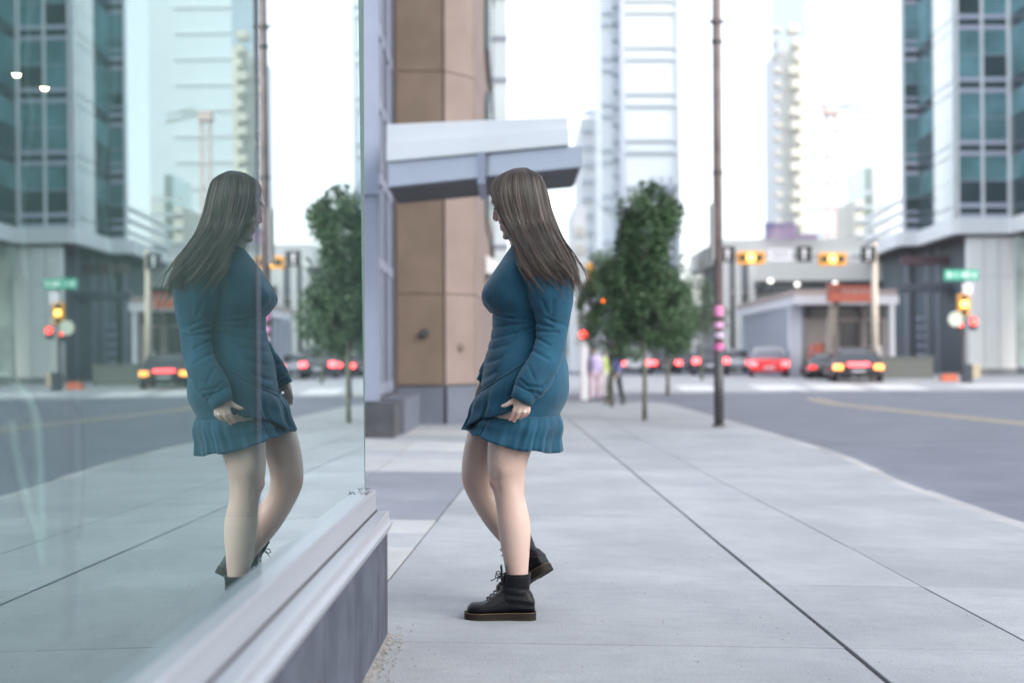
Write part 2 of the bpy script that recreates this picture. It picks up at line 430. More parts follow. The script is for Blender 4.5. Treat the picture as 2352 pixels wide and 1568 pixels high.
# head and roof of the shop
yprof([(-.14, 4.2), (.05, 4.2), (.05, 4.6), (-.14, 4.6)], -2.4, YE, 'head_beam', M['frame'])
wall_in = mat('shop_inside_wall', (.10, .16, .165), .8, .2, 1.5)
sb(MB().box(-5.2, -.7, -2.6, YE, 4.22, 4.4), 'ceiling', mat('shop_ceiling', (.06, .08, .08), .9))
sb(MB().box(-5.2, -.62, -2.6, YE - .04, .38, .43), 'shop_floor', mat('shop_floor', (.24, .33, .32), .45, .2, 2))
sb(MB().box(-5.3, -5.2, -2.6, YE, 0, 4.4), 'back_wall', wall_in)
sb(MB().box(-5.3, -.62, YE - .04, YE - .005, .375, 4.4), 'end_wall', wall_in)
sb(MB().box(-5.3, -.62, -2.6, -2.5, .375, 4.4), 'near_wall', wall_in)
# wires and small lamps behind the glass
def inside_tube(name, pts, r, m, label, cat, group=None):
    mb = MB(); pp = [at(*p) for p in pts]
    q = []
    for i in range(len(pp) - 1):
        for t in (0, .25, .5, .75):
            p0 = pp[max(i-1, 0)]; p1 = pp[i]; p2 = pp[i+1]; p3 = pp[min(i+2, len(pp)-1)]
            q.append(.5 * ((2*p1) + (p2-p0)*t + (2*p0-5*p1+4*p2-p3)*t*t + (-p0+3*p1-3*p2+p3)*t**3))
    q.append(pp[-1]); mb.tube(q, r, 8)
    return tag(mb.build(name, m, None, smooth=True), label, cat, group)
hose = mat('pale_hose', (.6, .85, .8), .35)
inside_tube('hose', [(-30, 872, 2.5), (12, 874, 2.5), (50, 905, 2.5), (76, 960, 2.5), (84, 1040, 2.5), (88, 1130, 2.5), (90, 1250, 2.5)], .011, hose, 'pale curved hose arching behind the left pane of the shop glass', 'hose')
inside_tube('strap', [(20, 965, 2.4), (34, 1040, 2.4), (52, 1130, 2.4), (78, 1220, 2.4), (92, 1300, 2.4)], .008, hose, 'pale ribbed strap leaning beside the hose inside the shop', 'strap')
inside_tube('cable', [(176, 930, 2.7), (190, 990, 2.7), (193, 1080, 2.7), (188, 1180, 2.7), (180, 1236, 2.7)], .004, M['black'], 'thin dark cable hanging loosely behind the left shop pane', 'cable')
post = MB(); p = at(163, 1000, 2.75); post.box(p.x - .012, p.x + .012, p.y - .012, p.y + .012, .43, 4.2)
tag(post.build('stand_post', mat('stand_post', (.16, .17, .22), .5)), 'slim dark post standing inside the shop beside the cable', 'post')
wire = mat('pale_wire', (.5, .8, .75), .3)
inside_tube('hanging_wire', [(70, -60, 2.6), (66, 70, 2.6), (60, 180, 2.6), (72, 260, 2.6), (58, 400, 2.6), (52, 560, 2.6), (60, 640, 2.6)], .0022, wire, 'tangled pale wire dangling at the far left inside the shop', 'wire')
inside_tube('hanging_wire', [(262, -60, 2.6), (266, 60, 2.6), (262, 200, 2.6), (232, 400, 2.6), (248, 560, 2.6), (262, 680, 2.6)], .0022, wire, 'pale wire hanging to a small plug inside the shop', 'wire')
bowl_m = lamp('warm_lamp', (1.0, .80, .52), 2.2)
for k, (px, py) in enumerate(((38, 174), (102, 205))):
    p = at(px, py, 4.5); mb = MB()
    mb.loft([[(p.x + r * math.cos(a), p.y + r * math.sin(a), p.z + z) for a in [2*math.pi*i/14 for i in range(14)]] for r, z in ((.009, -.008), (.014, -.003), (.017, .007))])
    o = mb.build('downlight', bowl_m)
    tag(o, ['small glowing bowl lamp high inside the shop, the one nearer the left edge', 'small glowing bowl lamp inside the shop, the lower one further right'][k], 'lamp', 'small warm lamps inside the shop')
    m2 = MB(); m2.tube([(p.x, p.y, p.z + .009), (p.x, p.y, 4.22)], .0015, 6); w = m2.build('cord', M['black'], o)

# ================================================================ BUILDING BEYOND: METAL BAY, STONE PILLAR, CANOPY
M['bay'] = mat('bay_metal', (.235, .265, .35), .45, .08, 1.2, metal=.2)
M['bay_d'] = mat('bay_metal_dark', (.09, .105, .15), .5, .1, 1.2)
M['bay_gl'] = mat('bay_glass', (.10, .13, .14), .1, spec=.6)
M['stone'] = mat('brown_shaded_sandstone', (.132, .096, .072), .75, .1, 1.6, .2, 60, c2=(.16, .118, .09))  # front of the pillar, canopy shade included in the darker brown
M['stone_lit'] = mat('pink_lit_sandstone', (.19, .145, .13), .75, .08, 1.6, .2, 60, c2=(.22, .17, .155))  # same sandstone, lighter and pinker for the light on the chamfer
M['pbase'] = mat('slate_base', (.09, .105, .14), .55, .15, 2)
blk = empty('corner_building', (-1.9, 22, -.1)); tag(blk, 'brown stone corner building with a grey metal window bay beside the pavement', 'building')
BLK = blk.location.copy()
def pb(mb, name, m, root, **k):
    o = mb.build(name, m, None, **k); o.parent = root; o.matrix_parent_inverse = Matrix.Translation(-root.location); return o
x834, x870 = X(820, 19.4), X(868, 19.4)
pb(MB().box(x834 - .25, x870, 19.4, 19.75, .38, 12), 'bay_post', M['bay'], blk, bevel=.01)
# glazed side bay running back to the stone pillar
xw0, xw1 = X(866, 19.8), X(910, 24.0)
wl = lambda y: xw0 + (xw1 - xw0) * (y - 19.8) / 4.2
mb = MB().hexa([(wl(19.75) - .3, 19.75, .4), (wl(19.75) - .06, 19.75, .4), (wl(24) - .06, 24, .4), (wl(24) - .3, 24, .4),
                (wl(19.75) - .3, 19.75, 12), (wl(19.75) - .06, 19.75, 12), (wl(24) - .06, 24, 12), (wl(24) - .3, 24, 12)])
pb(mb, 'bay_glass', M['bay_gl'], blk)
for k, y in enumerate((19.95, 20.7, 21.5, 22.3, 23.1, 23.85)):
    w = .09 if k in (0, 5) else .05
    pb(MB().box(wl(y) - .058, wl(y) - .028, y - w, y + w, .4, 12), 'mullion', M['bay'] if k % 2 == 0 else M['bay_d'], blk)
for z in (.45, 2.3, 3.55, 4.65, 5.75, 6.9, 8.2, 9.6):
    mb = MB().hexa([(wl(19.8) - .056, 19.8, z), (wl(19.8) - .035, 19.8, z), (wl(24) - .035, 24, z), (wl(24) - .056, 24, z),
                    (wl(19.8) - .056, 19.8, z + .16), (wl(19.8) - .035, 19.8, z + .16), (wl(24) - .035, 24, z + .16), (wl(24) - .056, 24, z + .16)])
    pb(mb, 'transom', M['bay'], blk)
xb0, xb1 = X(820, 18.9), X(904, 18.9)
pb(MB().box(xb0, xb1, 18.9, 20.6, zs(0, 19) - .2, .36), 'base_block', M['granite_dark'], blk, bevel=.015)
pb(MB().box(xb1 - .32, xb1 + .06, 20.1, 23.5, zs(0, 21) - .2,   .40), 'base_side', M['pbase'], blk, bevel=.015)
# upper band of the bay above eye level
pb(MB().box(x834 - .3, x870 + .03, 19.34, 19.398, 3.2, 3.5), 'band', M['bay'], blk)
# stone pillar with chamfer; panels with open joints
A = (X(912, 24), 24.0); B = (X(1020, 24), 24.0); C_ = (X(1088, 24.6), 24.62); D_ = (X(1111, 27), 27.2)
pb(MB().prism([(A[0] + .02, 24.03), (B[0] - .01, 24.03), (C_[0] - .03, 24.66), (D_[0] - .03, 27.2), (A[0], 27.2)], -.5, 12), 'pillar_core', M['pbase'], blk)
def face(a, b, z0, z1, m, name='stone_panel', t=.03, g=.008):
    a = Vector((a[0], a[1], 0)); b = Vector((b[0], b[1], 0)); d = (b - a).normalized(); n = Vector((-d.y, d.x, 0))
    if n.y > 0 and abs(n.y) > .3: n = -n
    if abs(n.y) <= .3 and n.x < 0: n = -n
    a2, b2 = a + d * g, b - d * g
    pts = [a2 + n * t, b2 + n * t, b2, a2]
    return pb(MB().hexa([(p.x, p.y, z0 + g) for p in pts] + [(p.x, p.y, z1 - g) for p in pts]), name, m, blk)
zj = [.52, 2.06, 5.82, 9.0, 12]
for z0, z1 in zip(zj, zj[1:]):
    face(A, B, z0, z1, M['stone']); face(B, C_, z0, z1, M['stone_lit']); face(C_, D_, z0, z1, M['stone_lit'])
for a, b in ((A, B), (B, C_), (C_, D_)): face(a, b, -.35, .50, M['pbase'], 'base_panel', .06)
face(A, B, .5, .535, M['granite_dark'], 'base_cap', .08)
# round fittings on the pillar
for (px, py, Y, r, dz) in ((975, 765, 23.9, .075, 0), (1060, 797, 24.25, .06, 0)):
    p = at(px, py, Y); mb = MB(); 
    mb.tube([(p.x, p.y + .06, p.z), (p.x, p.y - .03, p.z)], [r, r * .8], 16)
    pb(mb, 'round_fitting', mat('round_fitting', (.03, .035, .04) if py < 780 else (.2, .15, .12), .5), blk)
# further bays of the building, towards the crossing
pb(MB().box(-6, D_[0] - .02, 27.2, 52, -.6, 16), 'rear_wall', M['stone_lit'], blk)
gx = X(1112, 30)
for k in range(3):
    y0 = 30 + k * 6.5
    for j in range(4):
        z0 = 3.9 + j * 3.6
        pb(MB().box(D_[0] - .0, D_[0] + .10, y0, y0 + 4.6, z0, z0 + 2.7), 'window', M['bay_gl'], blk)
bw = MB().box(D_[0] + .05, X(1167, 42), 42, 47, 3.1, 20); pb(bw, 'pale_glass_bay', mat('pale_glass', (.5, .58, .62), .2, .15, .4), blk)
for z in lin(4.2, 19, 13): pb(MB().box(D_[0] + .05, X(1167, 42) + .02, 41.95, 41.999, z, z + .12), 'bay_rail', M['bay'], blk)
aw = MB(); p = at(1120, 610, 31); aw.prof_y([(D_[0], p.z - .22), (D_[0] + .62, p.z - .3), (D_[0] + .62, p.z - .18), (D_[0], p.z + .16)], 30, 32.4)
tag(aw.build('awning', mat('white_awning', (.72, .74, .76), .6)), 'small white awning on the stone building behind the woman', 'awning')
p = at(1088, 655, 28); mb = MB(); mb.tube([(p.x - .03, p.y, p.z), (p.x + .12, p.y, p.z)], .085, 12)
tag(mb.build('alarm_bell', mat('alarm_red', (.45, .06, .06), .4)), 'small red alarm bell on the pink stone wall', 'bell')

# canopy
M['can_w'] = mat('canopy_white', (.60, .63, .66), .5, .05, .6)
M['can_g'] = mat('canopy_grey', (.35, .395, .47), .45, .06, .8, metal=.2)
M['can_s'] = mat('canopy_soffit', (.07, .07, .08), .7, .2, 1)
can = empty('entrance_canopy', (-.3, 18.2, 3.1)); tag(can, 'white and grey entrance canopy jutting out from the stone building', 'canopy')
xl, xr, yl, yr = X(893, 18.1), X(1338, 16.4), 18.1, 16.4
fy_ = lambda x: yl + (yr - yl) * (x - xl) / (xr - xl)
def cbox(x0, x1, dy0, dy1, zl0, zr0, zl1, zr1, name, m, **k):
    t0, t1 = (x0 - xl) / (xr - xl), (x1 - xl) / (xr - xl)
    f0, f1 = lambda t: zl0 + (zr0 - zl0) * t, lambda t: zl1 + (zr1 - zl1) * t
    pts = [(x0, fy_(x0) + dy0), (x1, fy_(x1) + dy0), (x1, fy_(x1) + dy1), (x0, fy_(x0) + dy1)]
    tt = [t0, t1, t1, t0]
    return pb(MB().hexa([(p[0], p[1], f0(t)) for p, t in zip(pts, tt)] + [(p[0], p[1], f1(t)) for p, t in zip(pts, tt)]), name, m, can, **k)
xm = X(1108, 17.3)
cbox(xl, xm - .01, 0, 1.75, 3.15, 3.17, 3.46, 3.42, 'lower_fascia', M['can_g'], bevel=.008)
cbox(xm + .01, xr, 0, 1.75, 3.16, 3.17, 3.44, 3.42, 'lower_fascia', M['can_g'], bevel=.008)
cbox(xm - .05, xm + .05, -.05, 1.7, 3.08, 3.08, 3.5, 3.5, 'fascia_bracket', M['bay'])
cbox(xl - .02, xr - .14, -.06, 1.7, 3.47, 3.43, 3.72, 3.62, 'upper_fascia', M['can_w'], bevel=.01)
cbox(xl - .02, xr - .15, -.01, 1.7, 3.72, 3.62, 3.95, 3.76, 'upper_fascia', M['can_w'], bevel=.01)
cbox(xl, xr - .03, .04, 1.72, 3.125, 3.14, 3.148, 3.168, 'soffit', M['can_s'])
p = at(1123, 414, 17.6); mb = MB(); mb.ball((p.x, p.y, p.z), .045, .045, .03, 12, 6)
o = mb.build('downlight', lamp('canopy_lamp', (1, .66, .34), 2.5)); tag(o, 'warm downlight glowing under the entrance canopy', 'lamp')

# ================================================================ LAMP POLE ON THE PAVEMENT
pole = empty('street_pole', (3.62, 24.6, zs(3.62, 24.6))); tag(pole, 'tall rusty brown steel pole with pink stickers standing at the kerb', 'pole')
PL = pole.location.copy()
M['pole'] = mat('brown_pole_steel', (.135, .10, .10), .6, .25, 3, .15, 50, c2=(.19, .15, .148))
M['pole_d'] = mat('dark_pole_paint', (.05, .047, .053), .55, .3, 3)
def P2(z): return z - PL.z
mb = MB().cyl(PL.x, PL.y, PL.z, 9.5, .082, .070, 24); pb(mb, 'shaft', M['pole'], pole, smooth=True)
mb = MB().cyl(PL.x, PL.y, Z(980, 24.6), Z(800, 24.6) , .085, .084, 24); pb(mb, 'painted_sleeve', M['pole_d'], pole, smooth=True)
mb = MB().cyl(PL.x, PL.y, PL.z, PL.z + .05, .13, .11, 24); pb(mb, 'base_collar', M['pole_d'], pole)
for py, r in ((52, .10), (98, .092), (400, .09)):
    z = Z(py, 24.6); pb(MB().cyl(PL.x, PL.y, z - .03, z + .03, r, r, 24), 'collar', M['pole_d'] if py > 60 else M['pole'], pole)
z = Z(52, 24.6); pb(MB().bar((PL.x - .16, PL.y, z), (PL.x + .16, PL.y, z), .03), 'cross_bolt', M['pole_d'], pole)
stk = [(704, 728, (.55, .20, .38)), (742, 755, (.6, .3, .5)), (765, 778, (.5, .42, .55)), (790, 806, (.55, .12, .32))]
for a, b, c in stk:
    pb(MB().cyl(PL.x, PL.y, Z(b, 24.6), Z(a, 24.6), .0865, .0865, 24), 'sticker', mat('sticker', c, .5, .35, 14), pole, smooth=False)
sgn = MB(); za, zb = Z(600, 24.6), Z(470, 24.6)
sgn.box(PL.x - .115, PL.x - .10, PL.y - .22, PL.y + .22, za, zb); pb(sgn, 'side_sign', mat('pale_sign', (.55, .57, .58), .5), pole)

# ================================================================ STREET TREES
def leaf_mat(name, c, c2):
    m = mat(name, c, .6, 0, 1.5, c2=c2); return m
M['leaf'] = leaf_mat('dark_leaves', (.022, .058, .026), (.058, .122, .050))
M['leaf2'] = leaf_mat('green_leaves', (.04, .085, .045), (.075, .13, .06))
M['bark'] = mat('grey_green_bark', (.13, .14, .11), .9, .3, 8, .5, 40)
def tree(x, y, z0, h0, h1, rx, n, trunk_r, label, lobes, leaf=.085, m='leaf', seed=1):
    r_ = random.Random(seed); t = empty('street_tree', (x, y, z0)); tag(t, label, 'tree', 'young trees along the pavement')
    mb = MB(); top = h0 + (h1 - h0) * .75
    pts = [(0, 0, -.05), (.01, 0, h0 * .5), (-.02, .01, h0), (.03, 0, (h0 + top) / 2), (0, 0, top)]
    mb.tube(pts, [trunk_r * 1.25, trunk_r, trunk_r * .9, trunk_r * .55, .012], 10)
    tr = mb.build('trunk', M['bark'], t, smooth=True)
    lb = MB()
    for k in range(26):
        z = r_.uniform(h0, top); a = r_.uniform(0, 6.28); l = rx * r_.uniform(.5, .95) 
        p0 = Vector((0, 0, z)); p1 = p0 + Vector((math.cos(a) * l * .5, math.sin(a) * l * .5, l * .45)); p2 = p1 + Vector((math.cos(a + .3) * l * .5, math.sin(a + .3) * l * .5, l * .5))
        lb.tube([p0, p1, p2], [trunk_r * .35, trunk_r * .2, .004], 5)
    lb.build('limbs', M['bark'], t)
    cr = MB(); k = 0
    tot = sum(l[3] ** 2 * l[4] for l in lobes)
    for (cx, cy, cz, rr, rh) in lobes:
        for i in range(int(n * rr * rr * rh / tot)):
            while True:
                p = Vector((r_.uniform(-1, 1), r_.uniform(-1, 1), r_.uniform(-1, 1)))
                if p.length < 1: break
            q = Vector((cx + p.x * rr, cy + p.y * rr, cz + p.z * rh))
            cl = noise.noise(q * 2.6 + Vector((seed * 7, 0, 0))) 
            edge = p.length
            if cl < -.14 + .55 * (edge - .62): continue
            nrm = Vector((r_.gauss(0, 1), r_.gauss(0, 1), r_.gauss(.4, 1))).normalized()
            u = nrm.orthogonal().normalized(); w = nrm.cross(u); s = leaf * r_.uniform(.6, 1.25); a = r_.uniform(0, 6.28)
            u, w = u * math.cos(a) + w * math.sin(a), w * math.cos(a) - u * math.sin(a)
            cr.add([q - u * s * .5, q + w * s * .28, q + u * s * .5, q - w * s * .28], [(0, 1, 2, 3)])
    c = MB.build.__get__(cr)('crown', M[m], None) if False else None
    me = cr.mesh('crown'); me.materials.append(M[m]); c = link(bpy.data.objects.new('crown', me), t); c['kind'] = 'stuff'
    return t
def tz(x, y): return zs(min(x, 4), y)
# lobes: offset x, y, height of centre, radius, half height
xA = X(1480, 27.5)
tree(xA, 27.5, tz(xA, 27.5), 1.5, 4.6, 1.0, 38000, .043, 'slim street tree with a tall dark crown, nearest the kerb pole',
     [(.1, 0, 2.9, .74, 1.5), (.16, .1, 3.7, .64, .9), (.06, 0, 4.05, .60, .58), (.36, 0, 3.95, .45, .5), (-.1, 0, 2.3, .7, .85), (.55, 0, 2.0, .5, .75), (.05, 0, 3.3, .62, .9)], seed=3)
xB = X(1405, 38)
tree(xB, 38, tz(xB, 38), 1.5, 4.3, 1.0, 34000, .05, 'rounder street tree with a lower crown, furthest left of the row',
     [(0, 0, 2.6, .95, 1.35), (-.35, 0, 2.9, .6, 1.0), (.45, 0, 2.0, .65, .9), (.35, 0, 3.3, .75, .85), (-.1, 0, 3.7, .6, .55)], seed=9)
xC = X(1545, 47)
tree(xC, 48.5, zr(xC, 48.5), 1.7, 5.0, 1.3, 24000, .06, 'bushy street tree beyond the crossing, right of the taller crowns',
     [(0, 0, 2.7, 1.15, 1.5), (-.3, 0, 3.8, .8, .9), (.45, 0, 2.2, .7, .8)], seed=14, leaf=.11)
xD = X(1612, 60)
tree(xD, 60, 0, 1.9, 6, 1.0, 4500, .06, 'sparse pale green tree half hidden behind the brown pole',
     [(-.1, 0, 3.3, .95, 1.2), (.5, 0, 2.6, .8, .8), (-.5, .3, 4.3, .5, .6)], seed=22, leaf=.12, m='leaf2')

# ================================================================ FAR TOWERS
def bx(mb, px0, px1, Y, depth, z0, z1): return mb.box(X(px0, Y), X(px1, Y), Y, Y + depth, z0, z1)
M['t_glass'] = mat('pale_tower_glass', (.68, .73, .76), .3, .04, .05, metal=.1)  # far tower tones are lightened to carry the distance haze
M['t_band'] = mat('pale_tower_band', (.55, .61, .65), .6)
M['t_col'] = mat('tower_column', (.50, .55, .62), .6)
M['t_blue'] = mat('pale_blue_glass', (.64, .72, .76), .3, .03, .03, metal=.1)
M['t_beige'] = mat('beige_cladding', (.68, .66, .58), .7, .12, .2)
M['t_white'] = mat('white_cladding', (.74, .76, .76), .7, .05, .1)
def root_at(name, px, Y, label, cat='building', group=None):
    o = empty(name, (X(px, Y), Y, 0)); tag(o, label, cat, group); return o

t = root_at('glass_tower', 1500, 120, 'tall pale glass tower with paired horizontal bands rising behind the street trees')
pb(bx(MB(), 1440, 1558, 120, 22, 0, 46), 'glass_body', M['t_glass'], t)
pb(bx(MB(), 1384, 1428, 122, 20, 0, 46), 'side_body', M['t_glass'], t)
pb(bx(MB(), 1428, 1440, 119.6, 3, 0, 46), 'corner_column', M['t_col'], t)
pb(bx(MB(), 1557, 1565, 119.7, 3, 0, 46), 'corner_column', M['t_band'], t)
for k in range(11):
    z = Z(140, 120) + (k - 8) * 3.93
    for dz in (0, 1.0):
        pb(bx(MB(), 1440, 1557, 119.7, .28, z + dz, z + dz + .26), 'floor_band', M['t_band'], t)
        pb(bx(MB(), 1384, 1412, 121.7, .28, z + dz - .6, z + dz - .3), 'floor_band', M['t_band'], t)
for k in range(30):
    z = 2 + k * 1.45
    pb(bx(MB(), 1412, 1428, 121.2, .7, z, z + .7), 'balcony', M['t_band'], t)
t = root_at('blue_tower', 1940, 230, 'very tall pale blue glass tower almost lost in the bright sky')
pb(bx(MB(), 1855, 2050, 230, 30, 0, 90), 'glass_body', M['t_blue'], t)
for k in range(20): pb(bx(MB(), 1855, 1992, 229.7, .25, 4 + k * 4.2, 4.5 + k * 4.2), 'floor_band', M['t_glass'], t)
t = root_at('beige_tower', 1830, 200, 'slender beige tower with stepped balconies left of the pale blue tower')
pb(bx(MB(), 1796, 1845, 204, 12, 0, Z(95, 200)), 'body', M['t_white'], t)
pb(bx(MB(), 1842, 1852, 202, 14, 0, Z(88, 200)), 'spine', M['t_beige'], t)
for k in range(15):
    z = Z(520, 200) + k * 1.95
    r0 = 1828 - 4 * math.sin(k * 1.9) - 3 * (k % 3)
    pb(bx(MB(), r0, 1843, 200, 2.5, z, z + 1.1), 'balcony', M['t_beige'], t)
    pb(bx(MB(), 1786, 1796 + (k % 4) * 2, 201, 2, z + .4, z + 1.0), 'balcony', M['t_beige'], t)
pb(bx(MB(), 1792, 1803, 199.5, 1, Z(128, 200), Z(92, 200)), 'roof_tank', M['t_col'], t)
# crane
cr = root_at('tower_crane', 1915, 170, 'tower crane in red paled by haze standing in front of the pale blue tower', 'crane')
cm = mat('hazed_crane_red', (.74, .56, .53), .7); cg = mat('crane_grey', (.42, .44, .45), .7)  # distance haze is mixed into the crane's red
x0, x1 = X(1905, 170), X(1925, 170); mb = MB()
for xx in (x0, x1):
    for yy in (170, 171): mb.bar((xx, yy, 0), (xx, yy, Z(250, 170)), .16)
z = 0.0; k = 0
while z < Z(262, 170):
    mb.bar((x0 if k % 2 else x1, 170, z), (x1 if k % 2 else x0, 170, z + 1.0), .1); z += 1.0; k += 1
pb(mb, 'mast', cm, cr)
pb(bx(MB(), 1900, 1932, 169.5, 1.6, Z(265, 170), Z(245, 170)), 'cab', cm, cr)
a, b = at(1930, 248, 170), at(2002, 264, 170); mb = MB(); mb.bar(a, b, .3)
for i in range(10):
    p, q = a.lerp(b, i / 10), a.lerp(b, (i + 1) / 10); mb.bar(p + Vector((0, 0, .0)), q + Vector((0, 0, .9)) if i % 2 == 0 else q, .1)
mb.bar(a + Vector((0, 0, .9)), b + Vector((0, 0, .9)), .14)
pb(mb, 'jib', cg, cr)
# small cluster right
t = root_at('stepped_tower', 2005, 150, 'small pale green stepped tower beside the right glass building')
g1 = mat('pale_green_glass', (.52, .62, .60), .15, .1, .3, metal=.5)
pb(bx(MB(), 1988, 2008, 150, 8, 0, Z(388, 150)), 'shaft', g1, t)
pb(bx(MB(), 2008, 2040, 151, 8, 0, Z(430, 150)), 'shaft', M['t_white'], t)
pb(bx(MB(), 1966, 1988, 149, 8, 0, Z(465, 150)), 'shaft', M['t_beige'], t)
for k in range(9): pb(bx(MB(), 1966, 2040, 148.6, .3, 6 + k * 1.5, 6.3 + k * 1.5), 'floor_band', M['t_band'], t)
t = root_at('pale_block', 1360, 130, 'pale washed out block between the canopy and the banded tower')
pb(bx(MB(), 1338, 1386, 134, 14, 0, Z(272, 134)), 'body', M['t_white'], t)
for k in range(14):
    pb(bx(MB(), 1340, 1384, 133.7, .25, 3 + k * 1.6, 3.35 + k * 1.6), 'floor_band', M['t_band'], t)
t = root_at('cream_block', 1330, 100, 'cream coloured narrow block low behind the woman')
pb(bx(MB(), 1318, 1348, 100, 10, 0, Z(475, 100)), 'body', M['t_white'], t)
for k in range(7):
    for j in range(2): pb(bx(MB(), 1322 + j * 13, 1330 + j * 13, 99.8, .19, 2 + k * 1.25, 2.7 + k * 1.25), 'window', M['t_beige'], t)
t = root_at('street_block', 1250, 110, 'low pale building closing the street behind the trees')
pb(bx(MB(), 1180, 1320, 112, 12, 0, Z(640, 112)), 'body', M['t_white'], t)
for k in range(8): pb(bx(MB(), 1190 + k * 16, 1200 + k * 16, 111.8, .19, 1.2, 5.6), 'window', M['bay_gl'], t)
t = root_at('grey_block', 1520, 118, 'grey building standing behind the crowns of the street trees')
gb = mat('grey_block_wall', (.30, .33, .36), .8, .1, .3)  # plain grey wall colour
pb(bx(MB(), 1492, 1556, 98, 10, 0, Z(425, 98)), 'body', gb, t)
for k in range(8):
    for j in range(3): pb(bx(MB(), 1496 + j * 20, 1508 + j * 20, 97.8, .19, 2 + k * 1.5, 2.9 + k * 1.5), 'window', M['t_col'], t)
# far side of the street, between trees and pavilion
t = root_at('cream_corner', 1610, 130, 'pale cream building low behind the brown pole')
pb(bx(MB(), 1560, 1640, 130, 12, 0, Z(715, 130)), 'body', mat('cream_wall', (.62, .6, .52), .8, .1, .3), t)
for k in range(6): pb(bx(MB(), 1566 + k * 12, 1572 + k * 12, 129.8, .19, 1.4, 3.4), 'window', M['t_band'], t)

# ================================================================ WHITE BUILDING, PAVILION
M['wb'] = mat('offwhite_render', (.88, .87, .82), .75, .05, .2)
M['wb_d'] = mat('dark_glazing', (.06, .075, .085), .25)  # even near-black tone for the window glass
t = root_at('white_building', 1860, 95, 'long low white building with stepped flat roofs behind the pavilion')
Yb = 95
pb(bx(MB(), 1655, 2062, Yb, 16, Z(602, Yb), Z(552, Yb)), 'upper_storey', M['wb'], t)
pb(bx(MB(), 1765, 1882, Yb + 1, 10, Z(552, Yb) + .003, Z(538, Yb)), 'roof_house', M['wb'], t)
pb(bx(MB(), 1740, 2062, Yb - 1.5, 12, Z(650, Yb), Z(606, Yb)), 'lower_storey', M['wb'], t)
pb(bx(MB(), 1742, 2060, Yb - 1.0, 10, Z(668, Yb), Z(652, Yb)), 'ribbon_window', M['wb_d'], t)
pb(bx(MB(), 1660, 2060, Yb + .5, 10, 0, Z(668, Yb) - .003), 'ground_storey', M['wb'], t)
pb(bx(MB(), 1662, 1740, Yb + .3, 10, Z(668, Yb), Z(604, Yb)), 'link', gb, t)
for k, px in enumerate((1663, 1690, 1722)):
    pb(bx(MB(), px, px + 14, Yb - .4, .6, 0, Z(603, Yb)), 'column', M['wb'], t)
for k in range(5): pb(bx(MB(), 1680 + k * 12, 1688 + k * 12, Yb + .1, .18, .4, 5.2), 'dark_window', M['wb_d'], t)
pb(bx(MB(), 1758, 1818, Yb - 1.7, .18, Z(672, Yb), Z(660, Yb)), 'dark_window', M['wb_d'], t)
# roof billboard
o = root_at('billboard', 1815, 93, 'violet and pink billboard on the roof of the white building', 'billboard')
bm_ = bpy.data.materials.new('billboard_print'); bm_.use_nodes = True; nt = bm_.node_tree
n_ = nt.nodes.new('ShaderNodeTexNoise'); n_.inputs['Scale'].default_value = .55; tc_ = nt.nodes.new('ShaderNodeTexCoord'); nt.links.new(tc_.outputs['Object'], n_.inputs['Vector'])
rp_ = nt.nodes.new('ShaderNodeValToRGB'); rp_.color_ramp.elements[0].color = (.24, .24, .42, 1); rp_.color_ramp.elements[0].position = .4; rp_.color_ramp.elements[1].color = (.66, .46, .62, 1); rp_.color_ramp.elements[1].position = .58
e_ = rp_.color_ramp.elements.new(.7); e_.color = (.72, .62, .7, 1)
nt.links.new(n_.outputs['Fac'], rp_.inputs[0]); nt.links.new(rp_.outputs[0], nt.nodes['Principled BSDF'].inputs['Base Color'])
pb(bx(MB(), 1760, 1830, 94, .3, Z(551, 94), Z(514, 94)), 'print_panel', bm_, o)
pb(bx(MB(), 1832, 1880, 94, .3, Z(551, 94), Z(540, 94)), 'print_panel', bm_, o)
pb(bx(MB(), 1765, 1770, 94.31, .2, Z(552, 94), Z(520, 94)), 'strut', gb, o); pb(bx(MB(), 1820, 1825, 94.31, .2, Z(552, 94), Z(520, 94)), 'strut', gb, o)
gl_ = lamp('far_lamp', (1, .97, .9), 1.2)
for k, (px, py) in enumerate(((1770, 645), (1831, 653), (1918, 651))):
    p = at(px, py, 92); mb = MB(); mb.ball((p.x, p.y, p.z), .17, .17, .14, 8, 6)
    tag(mb.build('wall_lamp', gl_), ['round wall lamp on the white building, leftmost of three', 'brightest wall lamp on the white building above the pavilion roof', 'round wall lamp on the white building above the orange lift'][k], 'lamp', 'wall lamps on the white building')

M['pv_roof'] = mat('pavilion_fascia', (.36, .29, .27), .7, .1, .3)
M['pv_white'] = mat('pavilion_trim', (.60, .60, .64), .6)
M['pv_wall'] = mat('pavilion_wall', (.31, .27, .255), .75, .08, .4)
M['pv_col'] = mat('pavilion_column', (.50, .55, .64), .6)
M['pv_glass'] = mat('pavilion_glass', (.12, .17, .24), .12)
M['pv_dark'] = mat('dark_glass_and_eave_shade', (.016, .02, .03), .15)  # dark window glass, also colours the shade band under the eaves
t = root_at('pavilion', 1900, 72, 'low brown pavilion with a flat overhanging roof and a glazed side wing', 'pavilion')
c0 = Vector((X(1824, 68), 68, 0)); c1 = Vector((X(2062, 68), 68, 0)); c2 = Vector((X(1692, 88), 88, 0))
ze0, ze1 = Z(702, 68), Z(668, 68)
pb(MB().prism([(c0.x, 68), (c1.x, 68), (c1.x, 88), (c2.x, 88)], ze0 + .42, ze1), 'roof', M['pv_roof'], t)
pb(MB().prism([(c0.x + .05, 67.9), (c1.x + .05, 67.9), (c1.x + .05, 87.9), (c2.x + .05, 87.9)], ze0, ze0 + .415), 'roof_trim', M['pv_white'], t)
